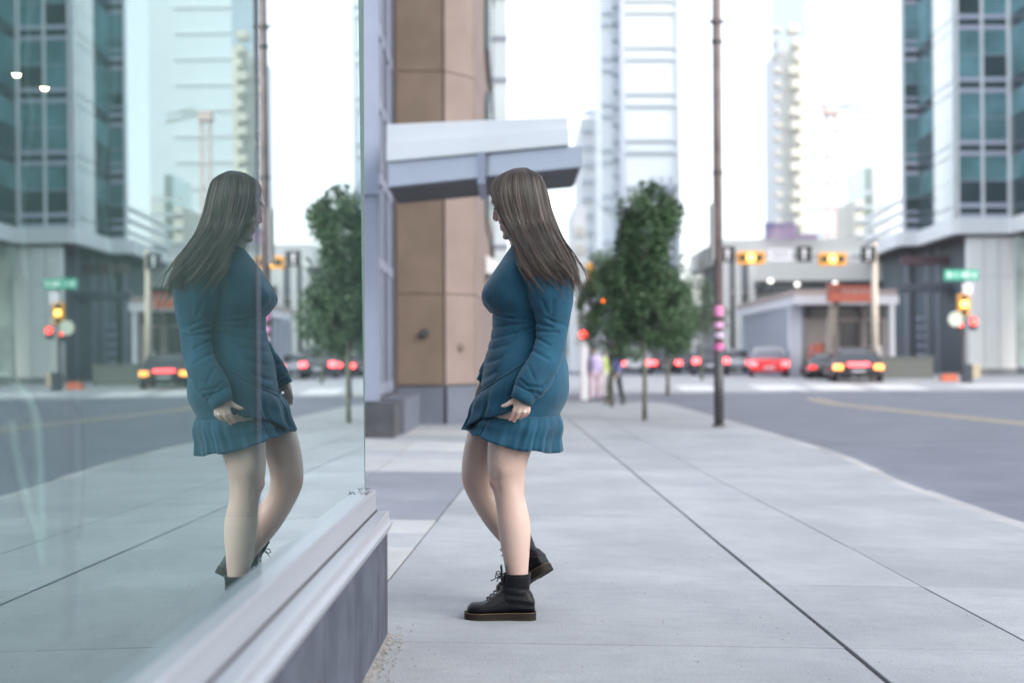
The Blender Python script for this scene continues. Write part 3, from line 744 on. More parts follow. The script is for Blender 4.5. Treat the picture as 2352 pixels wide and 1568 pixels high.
pb(MB().prism([(c0.x + .9, 69.4), (c1.x - .1, 69.4), (c1.x - .1, 88), (c2.x + .9, 88)], -.1, ze0 - .003), 'wall', M['pv_wall'], t)
pb(bx(MB(), 1930, 1974, 69.34, .05, Z(800, 69.4), Z(741, 69.4)), 'window', M['pv_dark'], t)
pb(bx(MB(), 1994, 2026, 69.34, .05, Z(818, 69.4), Z(741, 69.4)), 'window', M['pv_dark'], t)
for px in (1918, 1982): pb(bx(MB(), px, px + 5, 69.25, .14, -.05, ze0 - .01), 'pilaster', M['pv_wall'], t)
pb(bx(MB(), 1812, 1842, 69.0, .5, -.05, ze0 - .02), 'corner_column', M['pv_col'], t)
for k in range(8):
    tt = (k + .6) / 8.4; px = 1812 - (1812 - 1702) * tt; Yk = 70 + 17 * tt
    pb(bx(MB(), px - 7 + 2 * tt, px + 3, Yk, .4, -.05, ze0 - .02), 'column', M['pv_col'], t)
    pb(bx(MB(), px + 3.5, px + 9, Yk + .3, .2, .2, ze0 - .2), 'window', M['pv_glass'], t)
pb(bx(MB(), 2046, 2056, 66, .4, -.05, Z(690, 66)), 'portal_post', M['pv_white'], t)
pb(bx(MB(), 2000, 2045.8, 66, .4, Z(702, 66), Z(690, 66)), 'portal_beam', M['pv_white'], t)

pb(MB().prism([(c0.x + .86, 69.36), (c1.x - .14, 69.36), (c1.x - .14, 87), (c2.x + .86, 87)], ze0 - .62, ze0 - .004), 'eave_shade_band', M['pv_dark'], t)  # dark band put under the eaves as their shade
# ================================================================ RIGHT GLASS OFFICE BUILDING
M['og'] = mat('office_glass', (.035, .15, .17), .06, .35, .3, spec=1, c2=(.15, .36, .40))
M['og2'] = mat('office_glass_dark', (.014, .045, .055), .06, .4, .5, spec=.7)
M['ogw'] = mat('office_glass_bright', (.78, .82, .84), .08, metal=.9)
M['ow'] = mat('office_white_metal', (.84, .86, .88), .5, .04, .3)
M['orail'] = mat('office_rail', (.50, .52, .64), .45)
ob = root_at('office_building', 2210, 80, 'glass office building with white mullions over a recessed ground floor on the right')
poly = [(X(1990, 95), 95), (X(2075, 83), 83), (X(2120, 83), 83), (X(2203, 75), 75), (X(2318, 75), 75), (X(2334, 75), 75), (X(2700, 56), 56)]
zb = 9.02; FP = 3.33
def seg_quad(mb, a, b, t0, t1, z0, z1, o0, o1):
    a = Vector((*a, 0)); b = Vector((*b, 0)); d = (b - a).normalized(); n = Vector((d.y, -d.x, 0))
    if n.y > 0: n = -n
    p, q = a.lerp(b, t0), a.lerp(b, t1)
    c = [p + n * o1, q + n * o1, q + n * o0, p + n * o0]
    return mb.hexa([(v.x, v.y, z0) for v in c] + [(v.x, v.y, z1) for v in c])
bays = {0: [0, .5, 1], 1: [.3, 1.0], 2: [0, .45, 1], 3: [0, .5, 1], 4: [0, 1], 5: [0, .25, .5, .75, 1]}
for s in range(6):
    a, b = poly[s], poly[s + 1]
    # white floor ledge of the overhang
    pb(seg_quad(MB(), a, b, 0, 1, 7.42, 8.25, -.3, .18), 'overhang_ledge', M['ow'], ob)
    if s == 0:
        for z in (8.6, 9.3, 10.0): pb(seg_quad(MB(), a, b, 0, 1, z, z + .22, -.1, .1), 'rail', M['ow'], ob)
        continue
    if s == 4: pb(seg_quad(MB(), a, b, 0, 1, 8.253, 30, -.3, .12), 'pier', M['ow'], ob); continue
    bt = bays[s]
    if s == 1: pb(seg_quad(MB(), a, b, 0, .1, 8.253, 30, -.2, 0), 'pier', M['ow'], ob)
    for i in range(len(bt) - 1):
        u0, u1 = bt[i], bt[i + 1]
        if s == 1: u0, u1 = .08, .86
        bright = (s == 2 and i == 1)
        for fl in range(6):
            z0 = zb - .75 + fl * FP
            g = M['ogw'] if bright and fl > 0 else (M['og'] if (fl + i + s) % 3 else M['og2'])
            if fl == 0: g = M['ogw'] if bright else M['og2']
            pb(seg_quad(MB(), a, b, u0, u1, z0, z0 + .55, -.2, -.02), 'spandrel', M['og2'] if not bright else M['ogw'], ob)
            pb(seg_quad(MB(), a, b, u0, u1, z0 + .62, z0 + FP - .08 - (1.3 if s != 99 else 0), -.2, -.03), 'window', g, ob)
            pb(seg_quad(MB(), a, b, u0, u1, z0 + FP - 1.36, z0 + FP - .06, -.2, -.03), 'window', M['og'] if not bright else g, ob)
            if not bright:
                for zz in (z0 - .06, z0 + .52): pb(seg_quad(MB(), a, b, u0, u1, zz, zz + .25, -.1, .03), 'rail', M['orail'], ob)
                if s == 1: pb(seg_quad(MB(), a, b, u0, u1, z0 + 1.05, z0 + 1.2, -.1, .03), 'rail', M['orail'], ob)
            pb(seg_quad(MB(), a, b, u0, u1, z0 + FP - 1.40, z0 + FP - 1.36, -.1, .0), 'rail', M['orail'], ob)
        w = .075 / (Vector(b) - Vector(a)).length
        pb(seg_quad(MB(), a, b, max(0, u0 - w), u0 + w, 8.253, 30, -.1, .08), 'mullion', M['ow'], ob)
    if s in (1, 2): pb(seg_quad(MB(), a, b, .9, 1, 8.253, 30, -.15, .085), 'mullion', M['ow'], ob)
# core behind glass, underside and recessed ground floor
core = [(x + .35, y + .55) for x, y in poly]
pb(MB().prism(core[1:] + [(60, 104), (X(2100, 104), 104)], 8.3, 30), 'core', M['og2'], ob)
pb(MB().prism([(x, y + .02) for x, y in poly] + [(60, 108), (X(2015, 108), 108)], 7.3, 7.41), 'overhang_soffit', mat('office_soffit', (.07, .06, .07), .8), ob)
rec = mat('recess_wall', (.13, .16, .18), .7, .15, .3); 
pb(MB().prism([(X(2062, 90), 90), (X(2222, 79), 79), (X(2222, 79) + 1, 95), (X(2062, 90), 100)], -.1, 7.29), 'recess_wall', rec, ob)
for px, w, Yk in ((2085, 9, 87), (2132, 8, 84.5), (2158, 10, 82.8)): pb(bx(MB(), px, px + w, Yk, .5, -.05, 7.28), 'recess_column', mat('recess_column', (.27, .3, .35), .6), ob)
for k in range(6): pb(bx(MB(), 2108, 2130, 85.2, .2, .4 + k * .55, .6 + k * .55), 'louvre', M['orail'], ob)
pb(bx(MB(), 2066, 2218, 80.5, 1.5, Z(672, 80.5), Z(655, 80.5)), 'recess_canopy', mat('recess_canopy', (.10, .12, .15), .6), ob)
pb(bx(MB(), 2075, 2218, 81.5, .4, Z(612, 81.5), Z(592, 81.5)), 'recess_beam', mat('recess_beam', (.14, .08, .09), .7), ob)
pan = mat('lobby_panel', (.88, .89, .88), .55, .04, .3)
for i, (p0, p1) in enumerate(((2226, 2262), (2263, 2296), (2297, 2334))):
    for j, (z0, z1) in enumerate(((.3, 3.0), (3.02, 5.2), (5.22, 7.28))): pb(bx(MB(), p0, p1 - .8, 75.3, .5, z0, z1), 'lobby_panel', pan, ob)
pb(bx(MB(), 2222, 2336, 75.2, .8, -.1, .28), 'lobby_kerb', M['kerb'], ob)
for i in range(6):
    p0 = 2338 + i * 42; Yk = 74 - i * 2.3
    pb(bx(MB(), p0, p0 + 40, Yk, .3, .4, 7.2), 'lobby_window', mat('lobby_glass', (.42, .50, .48), .1, .3, .5), ob)
    pb(bx(MB(), p0 + 40, p0 + 42, Yk - .1, .3, -.1, 7.2), 'lobby_mullion', M['ow'], ob)
for k, (px, py) in enumerate(((2345, 690), (2348, 760))):
    pass

# ================================================================ SIGNALS AND SIGNS
M['sig_y'] = mat('signal_yellow', (.85, .40, .05), .45)
M['sig_k'] = mat('signal_black', (.02, .022, .026), .5)
M['sign_w'] = mat('sign_white', (.66, .66, .72), .5)
amber = lamp('amber_light', (1.0, .52, .10), 3.2); red = lamp('red_light', (1.0, .06, .05), 3.0); redb = lamp('red_tail', (1.0, .06, .065), 4.2); yel = lamp('yellow_tail', (1, .30, .07), 2.4)
mast = empty('signal_mast', (X(2010, 58), 58, .0)); tag(mast, 'cream signal mast with a long arm reaching left over the crossing', 'mast')
mx = mast.location.x
pb(MB().cyl(mx, 58, -.05, Z(560, 58), .155, .11, 16), 'post', mat('cream_post', (.62, .54, .45), .6), mast, smooth=True)
pb(MB().tube([(mx, 58, Z(592, 58)), (X(1660, 58), 58, Z(588, 58))], [.09, .05], 10), 'arm', mat('arm_grey', (.38, .4, .44), .5), mast)
def hsignal(px, py, label):
    s = empty('traffic_signal', tuple(at(px, py, 57.8))); tag(s, label, 'traffic signal', 'amber signals on the mast arm')
    q = s.location; pb(MB().box(q.x - .57, q.x + .57, q.y - .12, q.y + .1, q.z - .27, q.z + .25), 'backplate', M['sig_y'], s, bevel=.03)
    for k in (-1, 0, 1):
        mb = MB(); mb.tube([(q.x + k * .34, q.y - .13, q.z), (q.x + k * .34, q.y - .16, q.z)], .145, 14); pb(mb, 'lens', amber if k == 0 else M['sig_k'], s)
        mb = MB(); mb.prof_y([(q.x + k * .34 - .16, q.z + .02), (q.x + k * .34 + .16, q.z + .02), (q.x + k * .34 + .13, q.z + .17), (q.x + k * .34 - .13, q.z + .17)], q.y - .3, q.y - .165) if False else None
    return s
hsignal(1724, 592, 'yellow horizontal signal showing amber, left of two on the mast arm')
hsignal(1911, 595, 'yellow horizontal signal showing amber, nearer the cream mast')
def lane_sign(px, py, label, g='lane signs on the mast arm'):
    s = empty('lane_sign', tuple(at(px, py, 57.7))); tag(s, label, 'sign', g); q = s.location
    pb(MB().box(q.x - .31, q.x + .31, q.y, q.y + .05, q.z - .33, q.z + .31), 'plate', M['sig_k'], s)
    mb = MB(); mb.add([(q.x + a, q.y - .004, q.z + b) for a, b in ((-.045, -.24), (.045, -.24), (.045, .06), (.12, .06), (0, .24), (-.12, .06), (-.045, .06))], [tuple(range(7))])
    pb(mb, 'arrow', M['sign_w'], s)
    return s
lane_sign(1847, 583, 'black lane sign with a white arrow between the two amber signals')
lane_sign(1995, 583, 'black lane sign with a white arrow beside the cream mast')
lane_sign(1671, 583, 'black lane sign with a white arrow at the tip of the mast arm')
s = empty('street_sign', tuple(at(1792, 585, 57.7))); tag(s, 'wide white street sign hanging on the mast arm', 'sign'); q = s.location
pb(MB().box(q.x - .46, q.x + .46, q.y, q.y + .04, q.z - .24, q.z + .22), 'plate', M['sign_w'], s)
for dz in (-.08, .1): pb(MB().box(q.x - .36, q.x + .36, q.y - .006, q.y - .002, q.z + dz - .03, q.z + dz + .03), 'lettering_bar', M['sig_k'], s)

sp = empty('signal_post', (X(2214, 55), 55, zr(17, 55))); tag(sp, 'dark signal post on the right corner beside the glass building', 'post')
pb(MB().cyl(sp.location.x, 55, sp.location.z, Z(640, 55), .09, .07, 12), 'shaft', mat('post_brown', (.10, .085, .09), .6), sp)
pb(MB().box(sp.location.x - .16, sp.location.x + .22, 54.6, 54.9, sp.location.z, Z(840, 54.8)), 'cabinet', mat('cabinet_dark', (.03, .04, .06), .5), sp, bevel=.02)
q = at(2213, 700, 54.8)
v = empty('vertical_signal', tuple(q)); tag(v, 'yellow upright traffic signal showing amber on the right corner post', 'traffic signal')
pb(MB().box(q.x - .22, q.x + .22, q.y - .1, q.y + .1, q.z - .44, q.z + .42), 'housing', M['sig_y'], v, bevel=.03)
for k in (-1, 0, 1): pb(MB().tube([(q.x, q.y - .11, q.z + k * .27 + (.03 if k == 0 else 0)), (q.x, q.y - .14, q.z + k * .27 + (.03 if k == 0 else 0))], .125, 14), 'lens', amber if k == 0 else M['sig_k'], v)
q = at(2208, 631, 54.8)
v = empty('street_name_sign', tuple(q)); tag(v, 'green street name sign on top of the right corner post', 'sign')
pb(MB().box(q.x - .66, q.x + .66, q.y - .02, q.y + .02, q.z - .21, q.z + .20), 'plate', mat('sign_green', (.03, .36, .24), .5), v)
for a, b in ((-.56, -.36), (-.24, -.16), (.0, .34), (.42, .58)): pb(MB().box(q.x + a, q.x + b, q.y - .027, q.y - .022, q.z - .1, q.z + .1), 'lettering_bar', mat('sign_print', (.5, .72, .62), .5), v)
q = at(2223, 663, 54.8); v = MB().box(q.x - .2, q.x + .2, q.y - .02, q.y + .02, q.z - .22, q.z + .22).build('plate_sign', M['sign_w']); tag(v, 'small white rule sign under the green street name sign', 'sign')
q = at(2195, 733, 54.6); mb = MB(); mb.tube([(q.x, q.y - .02, q.z), (q.x, q.y + .02, q.z)], .29, 20); tag(mb.build('round_sign', mat('round_sign', (.55, .6, .5), .6)), 'round pale sign seen beside the amber signal post', 'sign')
for (px, py, lb) in ((2235, 740, 'black pedestrian signal glowing red, right of the corner post'), (2206, 748, 'black pedestrian signal turned sideways, left of the corner post')):
    q = at(px, py, 54.7); v = empty('pedestrian_signal', tuple(q)); tag(v, lb, 'signal')
    pb(MB().box(q.x - .14, q.x + .14, q.y - .08, q.y + .1, q.z - .3, q.z + .2), 'housing', M['sig_k'], v, bevel=.02)
    r_ = .14 if px > 2220 else .07
    pb(MB().tube([(q.x, q.y - .09, q.z + .03), (q.x, q.y - .11, q.z + .03)], r_, 14), 'lens', red, v)
q = at(2178, 868, 56); mb = MB(); mb.loft([[(q.x - .35, q.y - .2, q.z - .16), (q.x + .35, q.y - .2, q.z - .16), (q.x + .35, q.y + .2, q.z - .16), (q.x - .35, q.y + .2, q.z - .16)], [(q.x - .22, q.y - .12, q.z + .16), (q.x + .3, q.y - .12, q.z + .16), (q.x + .3, q.y + .12, q.z + .16), (q.x - .22, q.y + .12, q.z + .16)]])
tag(mb.build('road_barrier', mat('barrier_orange', (.55, .12, .05), .6)), 'small orange road barrier lying by the right corner post', 'barrier')
for k, px in enumerate((2060, 2242)):
    q = at(px, 850, 62); mb = MB()
    mb.box(q.x - (1.6 if k == 0 else .2), q.x + (1.6 if k == 0 else .2), q.y, q.y + .6, 0, Z(826 if k == 0 else 842, 62))
    if k == 0: mb.box(q.x - 1.7, q.x + 1.7, q.y - .05, q.y + .65, Z(826, 62) + .003, Z(822, 62))
    tag(mb.build('planter_box' if k == 0 else 'litter_bin', mat('planter', (.13, .14, .13) if k == 0 else (.5, .42, .3), .8)), ['long dark planter box in front of the recessed ground floor', 'small tan litter bin right of the corner post'][k], ['planter', 'bin'][k])
# red signal, left middle behind the woman, and the yellow one beside it
lp = empty('left_signal_post', (X(1345, 46), 46, zr(1, 46))); tag(lp, 'pale post with a red pedestrian light, just right of the woman', 'post')
pb(MB().box(X(1334, 46), X(1357, 46), 46, 46.2, lp.location.z, Z(785, 46)), 'shaft', M['sign_w'], lp, bevel=.02)
q = at(1340, 768, 45.8); pb(MB().box(q.x - .15, q.x + .15, q.y, q.y + .2, q.z - .16, q.z + .2), 'housing', M['sig_k'], lp)
pb(MB().tube([(q.x, q.y - .01, q.z), (q.x, q.y - .04, q.z)], .13, 14), 'lens', red, lp)
q = at(1356, 640, 46); v = empty('side_signal', tuple(q)); tag(v, 'narrow yellow traffic signal seen from the side among the leaves', 'traffic signal')
pb(MB().box(q.x - .13, q.x + .13, q.y - .12, q.y + .12, q.z - .45, q.z + .5), 'housing', M['sig_y'], v, bevel=.03)
pb(MB().tube([(q.x, q.y, q.z - .4), (q.x, q.y, zr(1, 46))], .05, 8), 'post', M['pole_d'], v)
q = at(1385, 691, 26.0); mb = MB(); mb.ball((q.x, q.y, q.z), .028, .028, .028, 8, 6); o = mb.build('orange_lamp', lamp('orange_dot', (1, .16, .02), 1.1)); tag(o, 'small orange warning lamp shining in front of the left tree', 'lamp')

# ================================================================ BOOM LIFT
bl = empty('boom_lift', (X(1905, 66), 66, 0)); tag(bl, 'orange boom lift with its basket raised in front of the pavilion', 'boom lift')
orr = mat('lift_orange', (.40, .085, .045), .45); arm = mat('lift_arm', (.22, .19, .17), .5)
pb(bx(MB(), 1872, 1906, 66, 1.6, .45, Z(792, 66)), 'body', orr, bl, bevel=.08)
pb(bx(MB(), 1895, 1925, 66.4, 1.4, .5, Z(808, 66)), 'counterweight', mat('lift_grey', (.3, .3, .32), .6), bl, bevel=.08)
for px in (1876, 1916): pb(MB().tube([(X(px, 65.8), 65.8, .35), (X(px, 65.8), 67.9, .35)], .36, 16), 'wheel', M['sig_k'], bl)
pb(MB().bar(at(1900, 812, 66), at(1915, 700, 66), .34), 'lower_arm', arm, bl)
pb(MB().bar(at(1914, 712, 66.2), at(1932, 672, 66.2), .26), 'upper_arm', arm, bl)
mb = MB(); xa, xb_, za, zb2 = X(1904, 66), X(2004, 66), Z(697, 66), Z(660, 66)
mb.box(xa, xb_, 65.4, 66.4, za, za + .12)
for xx in lin(xa, xb_ - .08, 6):
    for yy in (65.4, 66.32): mb.box(xx, xx + .08, yy, yy + .08, za, zb2)
for zz in ((za + zb2) / 2, zb2):
    for yy in (65.4, 66.32): mb.box(xa, xb_, yy, yy + .08, zz - .08, zz)
pb(mb, 'basket_frame', orr, bl)
pb(bx(MB(), 1904, 2002, 65.38, .015, Z(697, 66), Z(680, 66)), 'basket_panel', orr, bl); pb(bx(MB(), 1906, 1932, 65.5, .6, Z(680, 66), Z(655, 66)), 'control_box', mat('lift_box', (.35, .1, .07), .6), bl)

# ================================================================ CARS (seen from behind)
M['tyre'] = mat('tyre', (.015, .015, .016), .8); M['rim'] = mat('rim', (.35, .36, .38), .3, metal=.8)
M['carglass'] = mat('car_glass', (.025, .03, .04), .05, spec=.9)
def car(name, label, x, y, rz, paint, H=1.42, W=1.84, Ln=4.5, roofm=None, tail=None, centre=False, glassm=None, z0=None):
    c = empty(name, (x, y, zr(x, y) if z0 is None else z0), rz); tag(c, label, 'car', 'cars waiting beyond the crossing')
    hb = H * .62; w = W / 2
    # side profile stations: y, bottom z, belt z, half width
    st = [(0, .42, hb * .78, w * .86), (.06, .30, hb * .92, w * .95), (.35, .24, hb * 1.0, w), (1.1, .22, hb * 1.02, w), (2.2, .22, hb * 1.0, w), (3.2, .22, hb * .95, w * .99), (4.0, .24, hb * .86, w * .95), (Ln - .08, .30, hb * .7, w * .86), (Ln, .40, hb * .55, w * .76)]
    rings = []
    for (yy, zb_, zt, ww) in st:
        hs = [(-.9, 0), (-.99, .18), (-1.0, .45), (-.98, .72), (-.9, .93), (-.8, 1), (0, 1.03), (.8, 1), (.9, .93), (.98, .72), (1.0, .45), (.99, .18), (.9, 0)]
        rings.append([(ww * a, yy, zb_ + (zt - zb_) * b) for a, b in hs])
    MB().loft(rings).build('body', paint, c, smooth=True)
    g = [(.34, hb * .98, w * .86, 0), (.62, H * .86, w * .76, 0), (.95, H * .975, w * .68, 1), (1.6, H, w * .69, 1), (2.4, H * .985, w * .69, 1), (2.75, H * .93, w * .71, 0), (3.45, hb * .97, w * .84, 0)]
    rings = []
    for yy, zt, ww, _ in g: rings.append([(-w * .90, yy, hb * .93), (-ww * 1.03, yy, zt - .10 if zt > hb else hb * .95), (-ww * .9, yy, zt - .02 if zt > hb else hb * .96), (0, yy, zt), (ww * .9, yy, zt - .02 if zt > hb else hb * .96), (ww * 1.03, yy, zt - .10 if zt > hb else hb * .95), (w * .90, yy, hb * .93)])
    MB().loft(rings).build('cabin_glass', glassm or M['carglass'], c, smooth=False)
    rr = []
    for yy, zt, ww, f in g:
        if f: rr.append([(-ww * 1.06, yy, zt - .09), (-ww * .92, yy, zt - .005), (0, yy, zt + .02), (ww * .92, yy, zt - .005), (ww * 1.06, yy, zt - .09), (0, yy, zt - .08)])
    MB().loft(rr).build('roof', roofm or paint, c, smooth=True)
    for sx in (-1, 1):
        MB().hexa([(sx * w * .87 - .04, .36, hb * .95), (sx * w * .87 + .04, .36, hb * .95), (sx * w * .87 + .04, .5, hb * .95), (sx * w * .87 - .04, .5, hb * .95),
                   (sx * w * .70 - .04, .90, H * .95), (sx * w * .70 + .04, .90, H * .95), (sx * w * .70 + .04, 1.05, H * .95), (sx * w * .70 - .04, 1.05, H * .95)]).build('rear_pillar', roofm or paint, c)
        for yy in (.85, Ln - .95):
            wv = MB().tube([(sx * (w - .22), yy, .33), (sx * (w + .005), yy, .33)], .33, 20).build('wheel', M['tyre'], c, smooth=False)
            MB().tube([(sx * (w + .006), yy, .33), (sx * (w + .012), yy, .33)], .21, 14).build('rim', M['rim'], wv)
        MB().box(sx * w * .78 - .18, sx * w * .78 + .18, -.03, .05, hb * .60, hb * .85).build('tail_light', tail or redb, c, bevel=.03)
        MB().box(sx * (w + .06) - .09, sx * (w + .06) + .09, 2.75, 2.9, hb * .98, hb * 1.12).build('side_mirror', paint, c, bevel=.03)
    if centre: MB().box(-.42, .42, -.03, .05, hb * .78, hb * .92).build('centre_light', redb, c, bevel=.03)
    MB().box(-.26, .26, -.035, .0, hb * .42, hb * .58).build('number_plate', M['sign_w'], c)
    MB().box(-w * .84, w * .84, -.05, .15, .30, .46).build('bumper', paint if 'convertible' in name else M['sig_k'], c, bevel=.04)
    return c
def cx(px, Y): return X(px, Y)
pk = lambda n, c: mat(n, c, .25, coat=.6)
car('black_coupe', 'dark maroon coupe with yellow tail lights and a red centre light stopped at the crossing', cx(1972, 55), 55, R(-9), pk('maroon_paint', (.030, .010, .020)), H=1.34, W=1.95, tail=yel, centre=True)
car('dark_hatchback', 'dark car half hidden on the left of the maroon coupe', cx(1912, 61), 61.5, R(-9), pk('charcoal_paint', (.03, .034, .04)), H=1.12, tail=lamp('dim_tail', (.8, .05, .05), 1.0))
car('red_convertible', 'bright red convertible with a white soft top and round red lights', cx(1767, 68), 68, R(-9), pk('red_paint', (.80, .014, .02)), H=1.42, W=1.88, Ln=3.9, roofm=mat('white_soft_top', (.62, .62, .64), .7), glassm=mat('grey_rear_glass', (.18, .18, .22), .3))
car('white_saloon', 'white saloon between the red convertible and the grey suv', cx(1694, 84), 84, R(-7), pk('white_paint', (.62, .64, .66)), H=1.42)
car('grey_suv', 'dark grey suv seen behind the brown pole', cx(1633, 75), 75, R(-6), pk('grey_paint', (.06, .07, .09)), H=1.72, W=1.95, tail=redb)
car('black_saloon', 'black saloon with bright red lights right of the slim trunk', cx(1530, 82), 82, R(1), pk('black_paint', (.015, .017, .02)), H=1.45)
car('silver_hatchback', 'pale silver hatchback left of the slim tree trunk', cx(1458, 78), 78, R(0), pk('silver_paint', (.45, .50, .52)), H=1.5, W=1.75)
car('far_van', 'tall pale van far down the street between the tree trunks', cx(1452, 100), 100, R(0), pk('van_paint', (.7, .69, .62)), H=2.5, W=2.0, Ln=5.2, tail=lamp('dim_tail2', (.8, .1, .08), .8))
car('far_saloon', 'dark saloon far down the street at the left of the row', cx(1570, 96), 96, R(0), pk('far_paint', (.05, .055, .07)), H=1.45)

# ================================================================ PEOPLE
def remesh(mb, voxel, smooth_it=6, fac=.5):
    """fuse overlapping closed shapes into one continuous skin"""
    me = mb.mesh('tmp'); bm = bmesh.new(); bm.from_mesh(me); bmesh.ops.recalc_face_normals(bm, faces=bm.faces[:]); bm.to_mesh(me); bm.free()
    o = bpy.data.objects.new('tmp', me); col.objects.link(o)
    md = o.modifiers.new('r', 'REMESH'); md.mode = 'VOXEL'; md.voxel_size = voxel; md.use_smooth_shade = True
    if smooth_it: ms = o.modifiers.new('s', 'SMOOTH'); ms.iterations = smooth_it; ms.factor = fac
    dg = bpy.context.evaluated_depsgraph_get(); dg.update()
    out = bpy.data.meshes.new_from_object(o.evaluated_get(dg))
    bpy.data.objects.remove(o); out.shade_smooth(); return out
def mesh_obj(name, me, m, parent=None):
    me.name = name; me.materials.clear(); me.materials.append(m); return link(bpy.data.objects.new(name, me), parent)
def section(cx_, cy_, cz, a, b, n=28, e=2.2, tilt=0.0):
    """superellipse ring, a along x (forward/back), b along y (sideways)"""
    r = []
    for k in range(n):
        t = 2 * math.pi * k / n; c, s_ = math.cos(t), math.sin(t)
        x = a * math.copysign(abs(c) ** (2 / e), c); y = b * math.copysign(abs(s_) ** (2 / e), s_)
        r.append((cx_ + x, cy_ + y, cz + x * tilt))
    return r
def limb(mb, pts, n=20):
    """pts: (x, y, z, a, b): a is the half width in the side view, b the half depth"""
    P = [Vector(p[:3]) for p in pts]; rings = []; m = len(P)
    for i, p in enumerate(pts):
        t = (P[min(i + 1, m - 1)] - P[max(i - 1, 0)]).normalized()
        side = Vector((0, 1, 0)); side = (side - t * side.dot(t)).normalized(); u = side.cross(t).normalized()
        rings.append([P[i] + u * p[3] * math.cos(2*math.pi*k/n) + side * p[4] * math.sin(2*math.pi*k/n) for k in range(n)])
    mb.loft(rings)
    for i in (0, -1): pass
    return mb
def smooth_pts(pts, sub=4):
    """Catmull-Rom through tuples of any length"""
    out = []; n = len(pts); A_ = [np.array(p, float) for p in pts]
    for i in range(n - 1):
        p0, p1, p2, p3 = A_[max(i-1, 0)], A_[i], A_[i+1], A_[min(i+2, n-1)]
        for k in range(sub):
            t = k / sub
            out.append(tuple(.5 * ((2*p1) + (p2-p0)*t + (2*p0-5*p1+4*p2-p3)*t*t + (-p0+3*p1-3*p2+p3)*t**3)))
    out.append(tuple(A_[-1])); return out

Y0 = 5.42; S0 = F / Y0
def W(px, py, Y=Y0): return at(px, py, Y)
M['skin'] = mat('skin', (.425, .305, .265), .45, .05, 5, .08, 240, c2=(.465, .355, .318), spec=.35, sss=.25)
def lv(px0, px1, py, hw, e=2.2, Y=Y0):
    c = W((px0 + px1) / 2, py, Y); a = (px1 - px0) / 2 / (F / Y); return (c.x, c.y, c.z, a, hw, e)
def torso_rings(levels, grow=0.0, sub=3, n=40):
    ls = [lv(*l) for l in levels]; ls = smooth_pts(ls, sub)
    return [section(l[0], l[1], l[2], l[3] + grow, l[4] + grow, n, l[5]) for l in ls]

def invproj(v):
    d = camM.transposed() @ (Vector(v) - CAM); return 1176 + F * d.x / -d.z, 784 - F * d.y / -d.z
# ---- the woman: body
body = MB()
TOR = [(1180, 1232, 553, .052, 2), (1173, 1240, 566, .066, 2), (1163, 1254, 580, .115, 2.1), (1150, 1272, 600, .16, 2.3), (1139, 1280, 615, .178, 2.4), (1121, 1288, 642, .18, 2.4),
       (1109, 1291, 663, .176, 2.4), (1106, 1291, 681, .172, 2.4), (1110, 1289, 699, .166, 2.3), (1121, 1287, 713, .158, 2.2), (1130, 1285, 724, .152, 2.2), (1130, 1283, 747, .148, 2.2),
       (1127, 1286, 771, .152, 2.2), (1121, 1292, 795, .162, 2.2), (1114, 1300, 823, .178, 2.2), (1110, 1305, 845, .188, 2.2), (1105, 1308, 886, .196, 2.2), (1104, 1304, 911, .196, 2.2),
       (1104, 1294, 935, .193, 2.2), (1107, 1282, 960, .188, 2.2)]
ins = [(a + 14, b - 14, y, hw - .02, e) for a, b, y, hw, e in TOR[2:]]
body.loft(torso_rings(ins))
# legs
YN, YFar = 5.315, 5.53
near = [(1128, 1243, 945), (1124, 1236, 975), (1121, 1229, 1003), (1119, 1214, 1048), (1121, 1208, 1078), (1126, 1206, 1100), (1132, 1205, 1122), (1137, 1206, 1146), (1140, 1212, 1172), (1142, 1218, 1200), (1146, 1219, 1228), (1151, 1217, 1258), (1157, 1215, 1288), (1162, 1213, 1319), (1162, 1213, 1365)]
L_ = []
for f_, b_, y in near:
    c = W((f_ + b_) / 2, y, YN); a = (b_ - f_) / 2 / (F / YN); L_.append((c.x, c.y, c.z, a, a * (.98 if y < 1080 else .92)))
limb(body, smooth_pts(L_, 3), 28)
far = [(1140, 940, 36), (1120, 985, 42), (1105, 1040, 41), (1099, 1080, 39), (1101, 1108, 37.5), (1116, 1146, 33), (1141, 1182, 35), (1166, 1214, 34), (1184, 1244, 27), (1194, 1266, 21), (1199, 1284, 18)]
L_ = []
for x, y, r in far:
    c = W(x, y, YFar); a = r / (F / YFar); L_.append((c.x, c.y, c.z, a, a * .97))
limb(body, smooth_pts(L_, 3), 28)
def blob(mb, px, py, Y, rx, rz, ry):
    p = W(px, py, Y); mb.ball((p.x, p.y, p.z), rx / S0, ry, rz / S0, 16, 10)
blob(body, 1136, 1102, YN + .0, 13, 17, .035)      # knee cap, near
blob(body, 1076, 1100, YFar, 14, 17, .035)         # knee cap, far
# neck
p0, p1, p2 = W(1212, 585), W(1206, 560), W(1196, 520)
limb(body, [(p0.x, p0.y, p0.z, .062, .07), (p1.x, p1.y, p1.z, .056, .056), (p2.x, p2.y, p2.z, .056, .055)])
# head: horizontal slices, front edge follows the profile
HEAD = [(1186, 1216, 393, .022, 2), (1160, 1240, 402, .05, 2), (1142, 1250, 418, .068, 2), (1131, 1256, 440, .076, 2), (1128, 1256, 458, .077, 2), (1134, 1254, 474, .075, 2), (1139, 1252, 488, .072, 2),
        (1144, 1248, 502, .068, 1.9), (1148, 1240, 513, .063, 1.85), (1151, 1232, 524, .057, 1.8), (1156, 1222, 536, .048, 1.8), (1160, 1214, 544, .040, 1.8), (1170, 1204, 551, .028, 1.9)]
body.loft(torso_rings(HEAD, 0, 3, 40))
